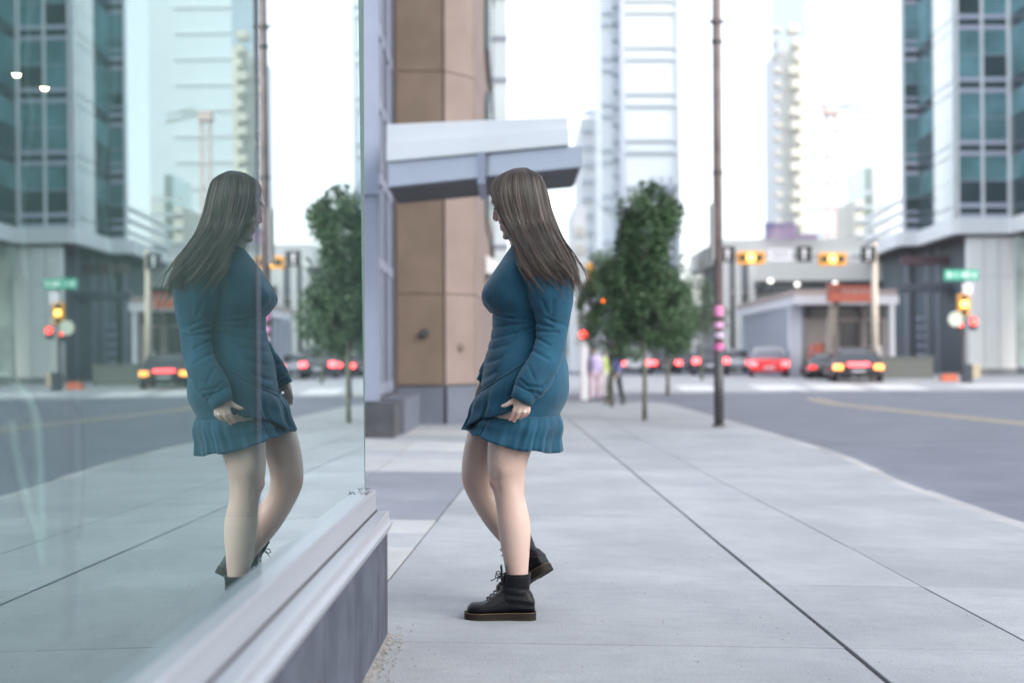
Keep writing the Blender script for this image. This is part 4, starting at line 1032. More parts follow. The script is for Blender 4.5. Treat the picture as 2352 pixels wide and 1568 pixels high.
# nose, brow, lips, chin, cheek
pa, pb_, pc = W(1136, 474), W(1134, 492), W(1134.5, 503)
limb(body, [(pa.x + .004, pa.y, pa.z, .005, .006), (pb_.x + .004, pb_.y, pb_.z, .0085, .007), (pc.x + .001, pc.y, pc.z, .0078, .0085), (pc.x + .007, pc.y, pc.z - .005, .005, .010)], 14)
for dy in (-.012, .012): pp = W(1139, 506); body.ball((pp.x + .002, pp.y + dy * .9, pp.z), .0068, .0055, .006, 10, 6)
blob(body, 1152, 520, Y0, 5.0, 3.2, .019); blob(body, 1154, 527, Y0, 5.0, 3.6, .017)
blob(body, 1162, 543, Y0, 8.5, 8, .02); blob(body, 1133, 463, Y0, 7, 6, .034)
for dy in (-.038, .038): pp = W(1158, 505); body.ball((pp.x, pp.y + dy, pp.z), .024, .022, .024, 12, 8)
# hands
def hand(mb, wrist, Y, dY, fingers, thumb, palm):
    w = W(*wrist, Y); pl = [W(x, y, Y + d) for x, y, d in palm]
    limb(mb, [(w.x + .006, w.y, w.z + .05, .024, .019), (w.x, w.y, w.z, .021, .016)] + [(p.x, p.y, p.z, .027 if i == 0 else .029, .014) for i, p in enumerate(pl)], 18)
    for fg, r in fingers:
        pts = [W(x, y, Y + d) for x, y, d in fg]; n = len(pts)
        mb.tube(pts, [r * (1 - .13 * i) for i in range(n)], 10); e = pts[-1]; mb.ball(tuple(e), r * .72, r * .72, r * .8, 8, 6)
    pts = [W(x, y, Y + d) for x, y, d in thumb]; mb.tube(pts, [.0115, .010, .0088, .007], 10); e = pts[-1]; mb.ball(tuple(e), .0065, .0065, .006, 8, 6)
YH = 5.165
hand(body, (1196, 913), YH, 0,
     [(((1186, 929, 0), (1181, 941, -.003), (1176, 953, .004), (1170, 963, .012)), .0092), (((1196, 934, -.004), (1191, 947, -.008), (1186, 958, .002), (1181, 967, .012)), .0094),
      (((1206, 937, -.003), (1203, 948, -.007), (1199, 957, .006), (1194, 962, .02)), .0090), (((1215, 936, 0), (1214, 946, -.003), (1210, 953, .008), (1206, 957, .02)), .0080)],
     ((1184, 916, .004), (1174, 923, .004), (1163, 930, .006), (1153, 932, .01)), [(1199, 924, 0), (1201, 935, -.002)])
YH2 = 5.63
hand(body, (1112, 874), YH2, 0,
     [(((1103, 893, 0), (1099, 904, 0), (1096, 914, -.004), (1094, 922, -.01)), .0092), (((1108, 898, .004), (1105, 910, .004), (1103, 919, -.004), (1102, 927, -.01)), .0094),
      (((1116, 900, .006), (1114, 911, .006), (1113, 919, -.0), (1112, 925, -.01)), .0090), (((1124, 898, .006), (1124, 908, .006), (1123, 915, 0), (1122, 920, -.01)), .0080)],
     ((1106, 880, -.01), (1100, 889, -.014), (1096, 900, -.016), (1093, 910, -.016)), [(1110, 885, 0), (1112, 895, 0)])
# arms inside the sleeves
for pts in (((1246, 612, 5.265, .030), (1262, 680, 5.25, .032), (1267, 755, 5.244, .026), (1250, 820, 5.215, .025), (1222, 880, 5.18, .023), (1197, 912, 5.167, .020)),
            ((1228, 612, 5.58, .030), (1212, 680, 5.605, .032), (1192, 755, 5.61, .026), (1150, 822, 5.615, .022), (1112, 874, 5.63, .019))):
    L_ = []
    for x, y, Y_, r in pts:
        q = W(x, y, Y_); L_.append((q.x, q.y, q.z, r, r * .9))
    limb(body, smooth_pts(L_, 3), 18)
me = remesh(body, .0046, 5, .5)
bl_ = me.color_attributes.new('blush', 'FLOAT_COLOR', 'POINT')
cen = [(W(1134, 1106, YN), .036, .75), (W(1128, 1090, YN), .02, .35), (W(1074, 1104, YFar), .036, .8), (W(1208, 1130, YN), .03, .45), (W(1160, 508, Y0 - .045), .03, .7), (W(1160, 508, Y0 + .045), .03, .7), (W(1135, 502, Y0), .012, .7), (W(1178, 962, YH), .02, .6), (W(1206, 957, YH), .018, .6), (W(1212, 1180, YN), .03, .3)]
co_ = np.empty(len(me.vertices) * 3, dtype=np.float64); me.vertices.foreach_get('co', co_); co_ = co_.reshape(-1, 3)
bb_ = sum(a_ * np.exp(-((co_ - np.array(c_)) ** 2).sum(1) / (r_ * r_)) for c_, r_, a_ in cen).clip(0, 1)
bl_.data.foreach_set('color', np.stack([bb_, bb_, bb_, np.ones_like(bb_)], 1).astype(np.float32).ravel())
nt = M['skin'].node_tree; pb0 = nt.nodes['Principled BSDF']; src_ = [l.from_socket for l in nt.links if l.to_socket == pb0.inputs['Base Color']][0]
va_ = nt.nodes.new('ShaderNodeVertexColor'); va_.layer_name = 'blush'; mi_ = nt.nodes.new('ShaderNodeMix'); mi_.data_type = 'RGBA'; mi_.inputs[7].default_value = (.40, .185, .155, 1)
nt.links.new(va_.outputs[0], mi_.inputs[0]); nt.links.new(src_, mi_.inputs[6]); nt.links.new(mi_.outputs[2], pb0.inputs['Base Color'])
zlo_, zhi_ = W(1150, 1180, YN).z, W(1150, 1040, YN).z
knee_ = [(v, v.normal.copy()) for v in me.vertices if zlo_ < v.co.z < zhi_ and v.co.y < 5.42]
for v, nv_ in knee_:             # soft hollows round the near knee and behind it
    px_, py_ = invproj(v.co)
    if nv_.y < .3:
        for (cx_, cy_, rx_, ry_, d_) in ((1140, 1098, 7, 16, -.0045), (1128, 1118, 8, 9, .0035), (1146, 1128, 6, 12, -.0035), (1190, 1118, 10, 18, -.003), (1158, 1080, 12, 14, .0015)):
            v.co += nv_ * d_ * math.exp(-((px_ - cx_) / rx_) ** 2 - ((py_ - cy_) / ry_) ** 2)
woman = mesh_obj('person', me, M['skin'])
tag(woman, 'woman with long ash brown hair in a teal ruffled dress and black boots', 'person')
# blush and lips are worn colour: a small lip piece and eyes
for dy in (-.031, .031):
    p = W(1141.5, 481); mb = MB(); mb.ball((p.x + .004, p.y + dy, p.z), .0105, .0115, .0105, 12, 8); e = mb.build('eye', mat('eye_white', (.6, .58, .56), .2), woman, smooth=True)
    mb = MB(); mb.ball((p.x - .002, p.y + dy * 1.02, p.z - .003), .0062, .0062, .0058, 10, 6); mb.build('iris', mat('iris', (.06, .05, .04), .15), e, smooth=True)
    mb = MB()
    for k in range(9):
        a = (k - 4) * .0026; mb.tube([(p.x - .006, p.y + dy + a, p.z + .001), (p.x - .016, p.y + dy + a * 1.4, p.z - .005)], [.0008, .0003], 4)
    mb.ball((p.x - .0015, p.y + dy, p.z + .0045), .0105, .0125, .0075, 12, 6)
    mb.build('eyelid', mat('eyelid', (.22, .12, .10), .6), woman, smooth=True)
    pts = [W(x, y) for x, y in ((1133, 462), (1133, 459), (1139, 457))]
    mb = MB().tube([(q.x + abs(k) * .006 - .0045, q.y + dy + (k - .5) * .014 * (1 if dy > 0 else -1), q.z) for k, q in enumerate(pts)], [.0018, .0026, .001], 6); mb.build('eyebrow', mat('brow_hair', (.08, .055, .045), .8), woman)
mb = MB(); p = W(1151.5, 520); mb.ball((p.x, p.y, p.z), 4.6 / S0, .0175, 2.6 / S0, 12, 6); p = W(1153.5, 527); mb.ball((p.x, p.y, p.z), 4.8 / S0, .0155, 3.0 / S0, 12, 6)
mb.build('lips', mat('lips', (.48, .20, .19), .4), woman, smooth=True)
# ring
c = W(1205, 944, YH - .005); mb = MB()
mb.tube([(c.x + .0105 * math.cos(a), c.y + .004 * math.cos(a) + .0105 * math.sin(a), c.z + .003 * math.cos(a)) for a in lin(0, 2 * math.pi, 17)], .0013, 6, False)
rg = mb.build('ring', mat('silver', (.8, .8, .82), .15, metal=1), woman, smooth=True)
mb = MB(); mb.ball((c.x + .002, c.y - .012, c.z), .0038, .003, .0034, 6, 4); mb.build('stone', mat('diamond', (.9, .92, .95), .05, spec=1), rg)

# ---- dress
M['dress'] = mat('teal_crepe', (.0045, .049, .093), .8, .2, 9, .25, 420, c2=(.008, .069, .123), sheen=.10, spec=.25)
def fabric_bump():
    m = M['dress']; nt = m.node_tree; N = nt.nodes; L = nt.links; b = N['Principled BSDF']
    geo = N.new('ShaderNodeNewGeometry'); mp = N.new('ShaderNodeMapping'); mp.inputs['Scale'].default_value = (1, 1, .33); L.new(geo.outputs['Position'], mp.inputs[0])
    n = N.new('ShaderNodeTexNoise'); n.inputs['Scale'].default_value = 170; n.inputs['Detail'].default_value = 4; L.new(mp.outputs[0], n.inputs['Vector'])
    bp = N.new('ShaderNodeBump'); bp.inputs['Strength'].default_value = .3; bp.inputs['Distance'].default_value = .0018
    old = [l for l in L if l.to_socket == b.inputs['Normal']]
    L.new(n.outputs['Fac'], bp.inputs['Height'])
    if old: L.new(old[0].from_socket, bp.inputs['Normal'])
    L.new(bp.outputs[0], b.inputs['Normal'])
fabric_bump()
dress = MB()
dress.loft(torso_rings(TOR, 0.0, 3, 44))
# bust fullness
for dy in (-.062, .062):
    p = W(1147, 680); dress.ball((p.x, p.y + dy, p.z), 40 / S0, .074, 34 / S0, 20, 12)
def sleeve(pts, Y_fn, bfac=1.0):
    L2 = []
    for x, y, r in pts:
        c = W(x, y, Y_fn(y)); a = r / S0; L2.append((c.x, c.y, c.z, a, a * bfac))
    limb(dress, smooth_pts(L2, 3), 26)
sleeve([(1236, 590, 30), (1250, 606, 42), (1262, 635, 49), (1266, 675, 50), (1269, 712, 43), (1270, 745, 36.5), (1266, 785, 34), (1255, 820, 34.5), (1241, 848, 36.5), (1225, 874, 37), (1212, 892, 34), (1203, 903, 27), (1199, 909, 25)], lambda y: 5.265 if y < 620 else (5.245 if y < 760 else max(5.178, 5.245 - (y - 760) * .0006)), .82)
sleeve([(1222, 590, 30), (1222, 610, 40), (1216, 650, 43), (1208, 700, 40), (1196, 745, 36), (1175, 785, 31), (1152, 818, 28), (1134, 842, 27), (1120, 858, 24), (1114, 866, 20)], lambda y: 5.575 if y < 620 else 5.61, .82)
me = remesh(dress, .0052, 4, .5)
# folds: lines in the side view (photo pixels), pressed into the camera side of the cloth
FOLDS = [((1128, 722), (1175, 731), 3, .007), ((1175, 731), (1236, 735), 3.5, .007), ((1128, 753), (1180, 745), 4, .004), ((1180, 745), (1234, 738), 3, .006), ((1126, 780), (1180, 766), 4, .004), ((1180, 766), (1232, 750), 4, .006),
         ((1122, 803), (1180, 790), 5, .004), ((1180, 790), (1230, 768), 5, .006), ((1120, 832), (1170, 816), 5, .005), ((1170, 816), (1226, 785), 5, .006), ((1113, 868), (1165, 840), 5, .006), ((1165, 840), (1222, 800), 5, .007),
         ((1108, 893), (1150, 872), 4, .007), ((1150, 872), (1200, 828), 4, .007), ((1212, 640), (1233, 735), 4, .005)]
SFOLDS = [((1232, 742), (1268, 752), 3.5, .008), ((1236, 760), (1282, 763), 3.5, .007), ((1250, 728), (1275, 741), 3, .005), ((1232, 776), (1262, 792), 3.5, .006), ((1262, 735), (1300, 748), 4, .004), ((1226, 806), (1262, 826), 4.5, .005),
          ((1222, 690), (1240, 722), 4, .004), ((1245, 690), (1262, 728), 5, .003), ((1270, 690), (1268, 728), 5, .003), ((1196, 872), (1210, 886), 3, .006), ((1210, 886), (1245, 890), 3, .008), ((1245, 890), (1275, 862), 3.5, .006), ((1214, 840), (1228, 872), 4, .004), ((1240, 905), (1215, 897), 3, .006), ((1255, 880), (1232, 900), 3, .005)]
bm = bmesh.new(); bm.from_mesh(me); bm.normal_update()
arm_pts = [(1262, 635), (1268, 700), (1270, 745), (1262, 800), (1241, 848), (1212, 892)]
for v in bm.verts:
    px, py = invproj(v.co); n = v.normal.copy(); disp = 0.0
    onarm = v.co.y < 5.27
    if n.y < .25:
        for (a, b, w, d) in (SFOLDS if onarm else FOLDS):
            ax, ay = a; bx_, by = b; dx, dy = bx_ - ax, by - ay
            t = max(0, min(1, ((px - ax) * dx + (py - ay) * dy) / (dx * dx + dy * dy)))
            e = (px - ax - t * dx) ** 2 + (py - ay - t * dy) ** 2
            f = math.exp(-e / (w * w)); g = math.exp(-e / (w * w * 6.5))
            disp += d * (-f * 1.0 + g * .35)
    q = v.co * 9; disp += .0028 * noise.noise(q) + .0016 * noise.noise(v.co * 24)
    if 600 < py < 720 and not onarm: disp += 0.0
    v.co += n * max(-.016, min(.011, disp))
bm.to_mesh(me); bm.free(); me.shade_smooth()
dr = mesh_obj('dress', me, M['dress'], woman)
# cuffs
def cuff(a, b, ra, rb, Y_, bf):
    p, q = W(*a, Y_), W(*b, Y_); mb = MB(); d = q - p
    limb(mb, [(p.x, p.y, p.z, ra * .93 / S0, ra * bf * .93 / S0), (p.x + d.x * .1, p.y, p.z + d.z * .1, ra / S0, ra * bf / S0), (p.x + d.x * .5, p.y, p.z + d.z * .5, (ra + rb) / 2 / S0, (ra + rb) / 2 * bf / S0), (q.x, q.y, q.z, rb / S0, rb * bf / S0), (q.x - d.x * .1, q.y, q.z - d.z * .1, rb * .9 / S0, rb * bf * .9 / S0)], 26)
    mb.build('cuff', M['dress'], dr, smooth=True)
cuff((1209, 896), (1196, 922), 28, 25, 5.17, .85); cuff((1124, 856), (1110, 880), 22, 19, 5.63, .85)
# ruffles
def ruffle(name, ths, top, hem, npl, amp, seed=0, nv=12):
    """top(th), hem(th) -> world points; pleats grow towards the hem"""
    verts = []; nt_ = len(ths)
    for j in range(nv + 1):
        t = j / nv
        for i, th in enumerate(ths):
            a, b = top(th), hem(th); p = a.lerp(b, t)
            out = Vector((-math.cos(th), -math.sin(th), 0))
            ph = npl * th + 6.5 * noise.noise((th * 1.5 + seed, 0, 0)); amp_ = amp * (.55 + .9 * abs(noise.noise((th * 1.9, seed, 4))) * 1.6)
            w = math.sin(ph) + .45 * math.sin(2.3 * ph + 1.3 + 2 * t) + .5 * noise.noise((th * 9 + seed, t * 1.5, 3))
            bulge = .010 * math.sin(math.pi * min(1, t * 1.6)) * (1 if t < .62 else .4)
            p = p + out * (amp_ * (0.22 + t ** 1.1) * w + bulge)
            p.z += .004 * t * math.sin(ph * .5 + seed)
            verts.append(p)
    fs = [(j*nt_+i, j*nt_+i+1, (j+1)*nt_+i+1, (j+1)*nt_+i) for j in range(nv) for i in range(nt_ - 1)]
    me = bpy.data.meshes.new(name); me.from_pydata([tuple(v) for v in verts], [], fs); me.update(); me.shade_smooth()
    o = mesh_obj(name, me, M['dress'], dr); md = o.modifiers.new('thick', 'SOLIDIFY'); md.thickness = .0022; md.offset = 0
    return o
def tor_at(py, th, grow=0.0):
    ks = TOR
    for a, b in zip(ks, ks[1:]):
        if py <= b[2] or b is ks[-1]:
            t = (py - a[2]) / (b[2] - a[2]); break
    f_, b_, hw, e = [a[i] + (b[i] - a[i]) * t for i in (0, 1, 3, 4)]
    c = W((f_ + b_) / 2, py); A2 = (b_ - f_) / 2 / S0 + grow; B2 = hw + grow
    cs, sn = math.cos(th), math.sin(th)
    return Vector((c.x - A2 * math.copysign(abs(cs) ** (2 / e), cs), c.y - B2 * math.copysign(abs(sn) ** (2 / e), sn), c.z))
def hem1(th):
    cs, sn = math.cos(th), math.sin(th)
    py = 1034 - 50 * max(0, (1 + cs) / 2) ** 2
    c = W(1180 + 0, py); return Vector((c.x - 112 / S0 * cs, c.y - .218 * sn, c.z))
ruffle('lower_ruffle', lin(-math.pi, math.pi, 420), lambda th: tor_at(952, th, .001), hem1, 12, .0085, 2)
def seam_y(th):
    a = abs(th)
    return 903 - 78 * (a / 1.62) ** 1.7 if th > 0 else 903 - 20 * (a / 1.62)
def hem2(th):
    py = 984 if th < .35 else (984 - 30 * min(1, (th - .35) / .35)) - max(0, th - .7) * 6
    py += 0 if th < 1.3 else -(th - 1.3) * 60
    cs, sn = math.cos(th), math.sin(th)
    c = W(1176, py); k = (py - 900) / 84.0
    top = tor_at(min(py, 958), th, .012)
    fl = W(1180, py)
    flare = Vector((fl.x - (76 + 38 * k) / S0 * cs - 0, fl.y - (.196 + .02 * k) * sn, fl.z))
    return flare
ruffle('upper_ruffle', lin(-1.5, 1.72, 260), lambda th: tor_at(seam_y(th), th, .006), hem2, 15, .0072, 5)
# piping along the seam of the wrap
mb = MB(); mb.tube([tor_at(seam_y(th), th, .009) for th in lin(-1.5, 1.72, 60)], .0042, 8); mb.build('wrap_seam', M['dress'], dr, smooth=True)

# ---- hair
M['hair'] = bpy.data.materials.new('ash_brown_hair'); M['hair'].use_nodes = True
nt = M['hair'].node_tree; b = nt.nodes['Principled BSDF']; b.inputs['Roughness'].default_value = .42; b.inputs['Specular IOR Level'].default_value = .55
va = nt.nodes.new('ShaderNodeVertexColor'); va.layer_name = 'tone'; nt.links.new(va.outputs[0], b.inputs['Base Color'])
CAP = [(1186, 1218, 391, .022, 2), (1160, 1238, 399, .052, 2), (1142, 1249, 416, .074, 2), (1133, 1256, 440, .085, 2), (1139, 1260, 464, .088, 2), (1152, 1266, 488, .090, 2), (1165, 1274, 510, .092, 2), (1177, 1284, 534, .093, 2.1),
       (1192, 1288, 556, .09, 2.2), (1212, 1290, 578, .06, 2.2)]
def cap_face_open():
    mb = MB(); mb.loft(torso_rings([(a + 3, b_ - 4, y, hw - .006, e) for a, b_, y, hw, e in CAP], 0, 4, 44)); return mb
KEY = [  # strand guides: photo x, y and sideways distance in metres, from the face edge round to the back
    [(1170, 392, .006), (1140, 412, .035), (1127, 438, .062), (1134, 466, .078), (1150, 500, .085), (1170, 540, .10), (1182, 580, .15), (1192, 620, .19), (1216, 652, .205)],
    [(1182, 388, .006), (1160, 404, .055), (1150, 440, .088), (1156, 475, .095), (1170, 515, .10), (1188, 560, .15), (1204, 600, .20), (1226, 636, .235), (1258, 672, .262)],
    [(1194, 386, .006), (1186, 402, .062), (1184, 440, .094), (1190, 480, .10), (1202, 525, .105), (1218, 570, .185), (1236, 606, .235), (1262, 640, .250), (1290, 668, .262)],
    [(1202, 386, .006), (1216, 402, .055), (1222, 440, .084), (1230, 480, .09), (1242, 525, .098), (1258, 570, .20), (1276, 606, .24), (1296, 640, .245), (1306, 668, .245)],
    [(1207, 386, .004), (1238, 406, .035), (1251, 440, .045), (1259, 478, .055), (1271, 522, .08), (1286, 562, .13), (1302, 600, .16), (1317, 638, .185), (1321, 670, .18)],
    [(1209, 386, .0), (1242, 406, .0), (1256, 440, .0), (1265, 478, .0), (1280, 520, .01), (1295, 558, .03), (1309, 592, .06), (1322, 630, .08), (1323, 672, .08)]]
hv = []; hf = []; hc = []
hr = random.Random(5)
def guide(u):
    f = min(.9999, max(0, u)) * (len(KEY) - 1); i = int(f); t = f - i
    return [tuple(a * (1 - t) + b_ * t for a, b_ in zip(p, q)) for p, q in zip(KEY[i], KEY[i + 1])]
def strand(u, side, lay, wid, lock, cut=1.0):
    """lock: centre u, waviness, phase, end offsets, tone; strands of a lock gather towards its tip"""
    u0, am, ph, endx, endy, ltone, tight = lock
    g, g0 = guide(u), guide(u0); n = len(g); cxm = 1203; jx, jy = hr.gauss(0, 1.1), hr.gauss(0, 1.5); jp = hr.gauss(0, .35); pts = []
    for k in range(n):
        s_ = k / (n - 1); m_ = tight * min(1, max(0, (s_ - .42) / .5))
        x, y, l = (a * (1 - m_) + b_ * m_ for a, b_ in zip(g[k], g0[k]))
        low = max(0, s_ - .5) * 2
        x2 = cxm + (x - cxm) * (1 - .13 * lay * (1 if s_ < .6 else .5)) + jx * (.6 + .9 * low) + endx * low ** 1.5 + am * 5.5 * math.sin(ph + jp + s_ * 10) * (.12 + low ** 1.1)
        y2 = y + jy * s_ + (6 * lay if s_ < .2 else 0) + endy * low ** 1.6 + am * 2.2 * math.cos(ph + s_ * 9) * low
        l2 = l * (1 - (.20 if s_ < .55 else .08) * lay) + am * .006 * math.cos(ph + jp + s_ * 8) * (.2 + low)
        pts.append((x2, y2, side * l2))
    pts = smooth_pts(pts, 3); m_ = max(6, int(len(pts) * cut)); pts = pts[:m_]
    P = [W(x, y, Y0) + Vector((0, -l, 0)) for x, y, l in pts]
    tone = min(1, max(0, ltone + hr.gauss(0, .12))); base = (.027, .0175, .0145); hi = (.092, .063, .050); lo = (.008, .0055, .005)
    c = tuple((lo[q] + (base[q] - lo[q]) * tone * 2) if tone < .5 else (base[q] + (hi[q] - base[q]) * (tone - .5) * 2) for q in range(3))
    b0 = len(hv); m = len(P); pu = Vector((0, 1, 0)).cross(P[1] - P[0]).normalized()
    for q, p in enumerate(P):
        t_ = (P[min(q + 1, m - 1)] - P[max(q - 1, 0)]).normalized(); u_ = (pu - t_ * pu.dot(t_)).normalized(); w_ = t_.cross(u_); pu = u_
        s_ = q / (m - 1); r = wid * (.35 + .65 * min(1, s_ * 5)) * (1 if s_ < .66 else max(.08, 1 - (s_ - .66) / .34 * .92))
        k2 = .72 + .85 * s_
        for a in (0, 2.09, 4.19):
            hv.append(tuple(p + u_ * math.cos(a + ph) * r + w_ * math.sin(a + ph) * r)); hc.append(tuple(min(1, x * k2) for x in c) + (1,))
    for q in range(m - 1):
        for a in range(3):
            A0 = b0 + q * 3 + a; B0 = b0 + q * 3 + (a + 1) % 3; hf.append((A0, B0, B0 + 3, A0 + 3))
def lock_of(u0, wild=1.0, tight=.85):
    return (u0, hr.uniform(.15, .95) * wild, hr.uniform(0, 6.28), hr.gauss(2, 8) * wild, hr.gauss(0, 9) * wild, min(.85, max(.05, hr.gauss(.45, .17))), tight)
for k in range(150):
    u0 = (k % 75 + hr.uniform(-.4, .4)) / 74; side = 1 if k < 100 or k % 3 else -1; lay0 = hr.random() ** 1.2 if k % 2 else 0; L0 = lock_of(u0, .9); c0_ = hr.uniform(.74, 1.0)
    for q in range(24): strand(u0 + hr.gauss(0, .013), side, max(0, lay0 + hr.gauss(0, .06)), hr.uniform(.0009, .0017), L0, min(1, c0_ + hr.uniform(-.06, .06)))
for k in range(26):      # loose wavy locks over the shoulder
    u0 = hr.uniform(.0, .62) if k % 3 else hr.uniform(.6, 1); L0 = lock_of(u0, 2.0, .96)
    for q in range(8): strand(u0 + hr.gauss(0, .006), 1, -.05, hr.uniform(.0007, .0012), L0, 1)
for k in range(170):     # single flyaways
    u0 = hr.random(); strand(u0, 1 if k % 3 else -1, -.12 * hr.random(), hr.uniform(.0004, .0008), lock_of(u0, 1.9, 0), hr.uniform(.7, 1))
me = bpy.data.meshes.new('hair'); me.from_pydata(hv, [], hf); ca = me.color_attributes.new('tone', 'FLOAT_COLOR', 'POINT')
ca.data.foreach_set('color', np.array(hc, dtype=np.float32).ravel()); me.update(); me.shade_smooth()
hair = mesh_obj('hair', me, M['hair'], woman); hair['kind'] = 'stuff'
cap = cap_face_open(); cm_ = mat('hair_underlayer', (.022, .016, .015), .6, .5, 60, .5, 120, stretch=(6, 1, .25)); cap.build('hair_underlayer', cm_, woman, smooth=True)

# ---- boots
M['leather'] = mat('black_leather', (.0035, .004, .0065), .40, .25, 9, .2, 130, spec=.17)
M['sole'] = mat('boot_sole', (.014, .011, .009), .7, .2, 10, spec=.15)
def boot(label):
    """local frame: heel end at x=0, toe towards -x, ground z=0, metres"""
    s = 616.0; ub = MB()
    X_ = lambda px: (px - 1230) / s
    Zp = lambda py: (1423 - py) / s
    foot = [(1072, 1397, .012), (1075, 1390, .026), (1083, 1385, .038), (1094, 1383.5, .0455), (1107, 1384, .049), (1120, 1377, .048), (1134, 1368, .045), (1146, 1359, .041), (1160, 1352, .038), (1180, 1350, .036), (1205, 1352, .036), (1218, 1358, .034), (1226, 1372, .028), (1228, 1386, .02)]
    rings = []
    for px, pt, hw in smooth_pts(foot, 2):
        zt, zb_ = Zp(pt), Zp(1408); cz = (zt + zb_) / 2; h = (zt - zb_) / 2
        rings.append([(X_(px), hw * math.copysign(abs(math.cos(a)) ** .8, math.cos(a)), cz + h * math.copysign(abs(math.sin(a)) ** (.8 if math.sin(a) > 0 else .5), math.sin(a))) for a in [2 * math.pi * k / 24 for k in range(24)]])
    ub.loft(rings)
    sh = [(1157, 1218, 1319, .046), (1156, 1218, 1328, .046), (1152, 1217, 1345, .0435), (1146, 1218, 1358, .042), (1138, 1223, 1372, .041), (1130, 1227, 1388, .037), (1126, 1228, 1400, .033)]
    rr = []
    for a, b_, y, hw in smooth_pts(sh, 3): rr.append(section(X_((a + b_) / 2), 0, Zp(y), (b_ - a) / 2 / s, hw, 28, 2.2))
    ub.loft(rr)
    me = remesh(ub, .0036, 4, .5)
    for v, nv_ in [(v, v.normal.copy()) for v in me.vertices]:
        x, y, z = v.co; v.co += nv_ * (.0010 * math.sin(z * 210 + x * 30) * (1 if .04 < z < .13 and x > -.11 else 0) + .0012 * noise.noise(Vector(v.co) * 30))
    b_ = mesh_obj('boot', me, M['leather'], woman); tag(b_, label)
    out = [(1066, .0), (1067, .018), (1072, .034), (1083, .047), (1100, .054), (1120, .052), (1145, .044), (1170, .040), (1200, .041), (1218, .038), (1228, .026), (1231, .010)]
    out = smooth_pts(out, 4); pl = [(X_(a), -h) for a, h in out] + [(X_(a), h) for a, h in reversed(out[1:])]
    MB().prism(pl, Zp(1421.5), Zp(1406)).build('sole', M['sole'], b_)
    hp = [(p[0], p[1]) for p in pl if p[0] > X_(1172)]
    MB().prism(sorted([(x * 1.002, y * 1.01) for x, y in hp if y < 0], key=lambda q: q[0]) + sorted([(x * 1.002, y * 1.01) for x, y in hp if y >= 0], key=lambda q: -q[0]), 0.0, Zp(1417)).build('heel', M['sole'], b_)
    MB().prism([(p[0] * .92 - .002, p[1] * .94) for p in pl if p[0] < X_(1140)], .0003, Zp(1420)).build('tread', M['sole'], b_)
    wl_ = MB(); lp_ = [Vector((x, y * 1.004, Zp(1405))) for x, y in pl]; wl_.tube(lp_ + [lp_[0]], .0011, 5, False); wl_.build('welt_stitch', mat('welt_yellow', (.10, .065, .022), .6), b_)
    # collar, tongue, laces
    cr_ = MB(); cr_.tube([Vector(section(X_(1187.5), 0, Zp(1319), 30.5 / s, .046, 28, 2.2)[k % 28]) for k in range(29)], .0032, 6, False); cr_.build('collar', M['leather'], b_, smooth=True)
    tg = MB(); tg.hexa([(X_(1152), -.024, Zp(1345)), (X_(1157), -.024, Zp(1345)), (X_(1157), .024, Zp(1345)), (X_(1152), .024, Zp(1345)), (X_(1149), -.022, Zp(1299)), (X_(1153.5), -.022, Zp(1299)), (X_(1153.5), .022, Zp(1299)), (X_(1149), .022, Zp(1299))])
    tg.build('tongue', M['leather'], b_, bevel=.002)
    lc = MB(); row = [(1116, 1377.5), (1124, 1371), (1132, 1364.5), (1140, 1356), (1147, 1346), (1151, 1336), (1153.5, 1326)]
    for k, (a, y) in enumerate(row):
        for sy in (-1, 1):
            a2, y2 = row[min(k + 1, len(row) - 1)]
            lc.tube([(X_(a) + .006, -.022 * sy, Zp(y) - .001), (X_((a + a2) / 2) - .004, 0, Zp((y + y2) / 2) + .003), (X_(a2) + .006, .022 * sy, Zp(y2) - .001)], .0021, 6)
    k0 = (X_(1152), 0, Zp(1322))
    for pts in ([k0, (X_(1146), -.012, Zp(1323)), (X_(1136), -.016, Zp(1329)), (X_(1127), -.014, Zp(1333))], [k0, (X_(1143), -.02, Zp(1316)), (X_(1138), -.03, Zp(1322)), (X_(1146), -.022, Zp(1327)), k0],
                [k0, (X_(1145), .02, Zp(1314)), (X_(1139), .032, Zp(1321)), (X_(1147), .022, Zp(1326)), k0], [k0, (X_(1146), .014, Zp(1328)), (X_(1141), .022, Zp(1338))]):
        q = smooth_pts(pts, 4); lc.tube(q, .0019, 6)
    lc.build('lace', mat('lace_black', (.014, .014, .017), .8), b_)
    return b_
b1 = boot('flat black lace-up boot')
p = W(1230.5, 1423, YN - .01); b1.location = (p.x, YN - .01, zs(p.x, YN) + .0005)
b2 = b1.copy(); col.objects.link(b2); b2.parent = woman
for ch in list(b1.children):
    c2 = ch.copy(); col.objects.link(c2); c2.parent = b2
b2['label'] = 'black lace-up boot with its heel lifted off the pavement'
p = W(1265, 1308, YFar); b2.location = (p.x, YFar + .0, p.z); b2.rotation_euler = (0, -R(31), R(-33))

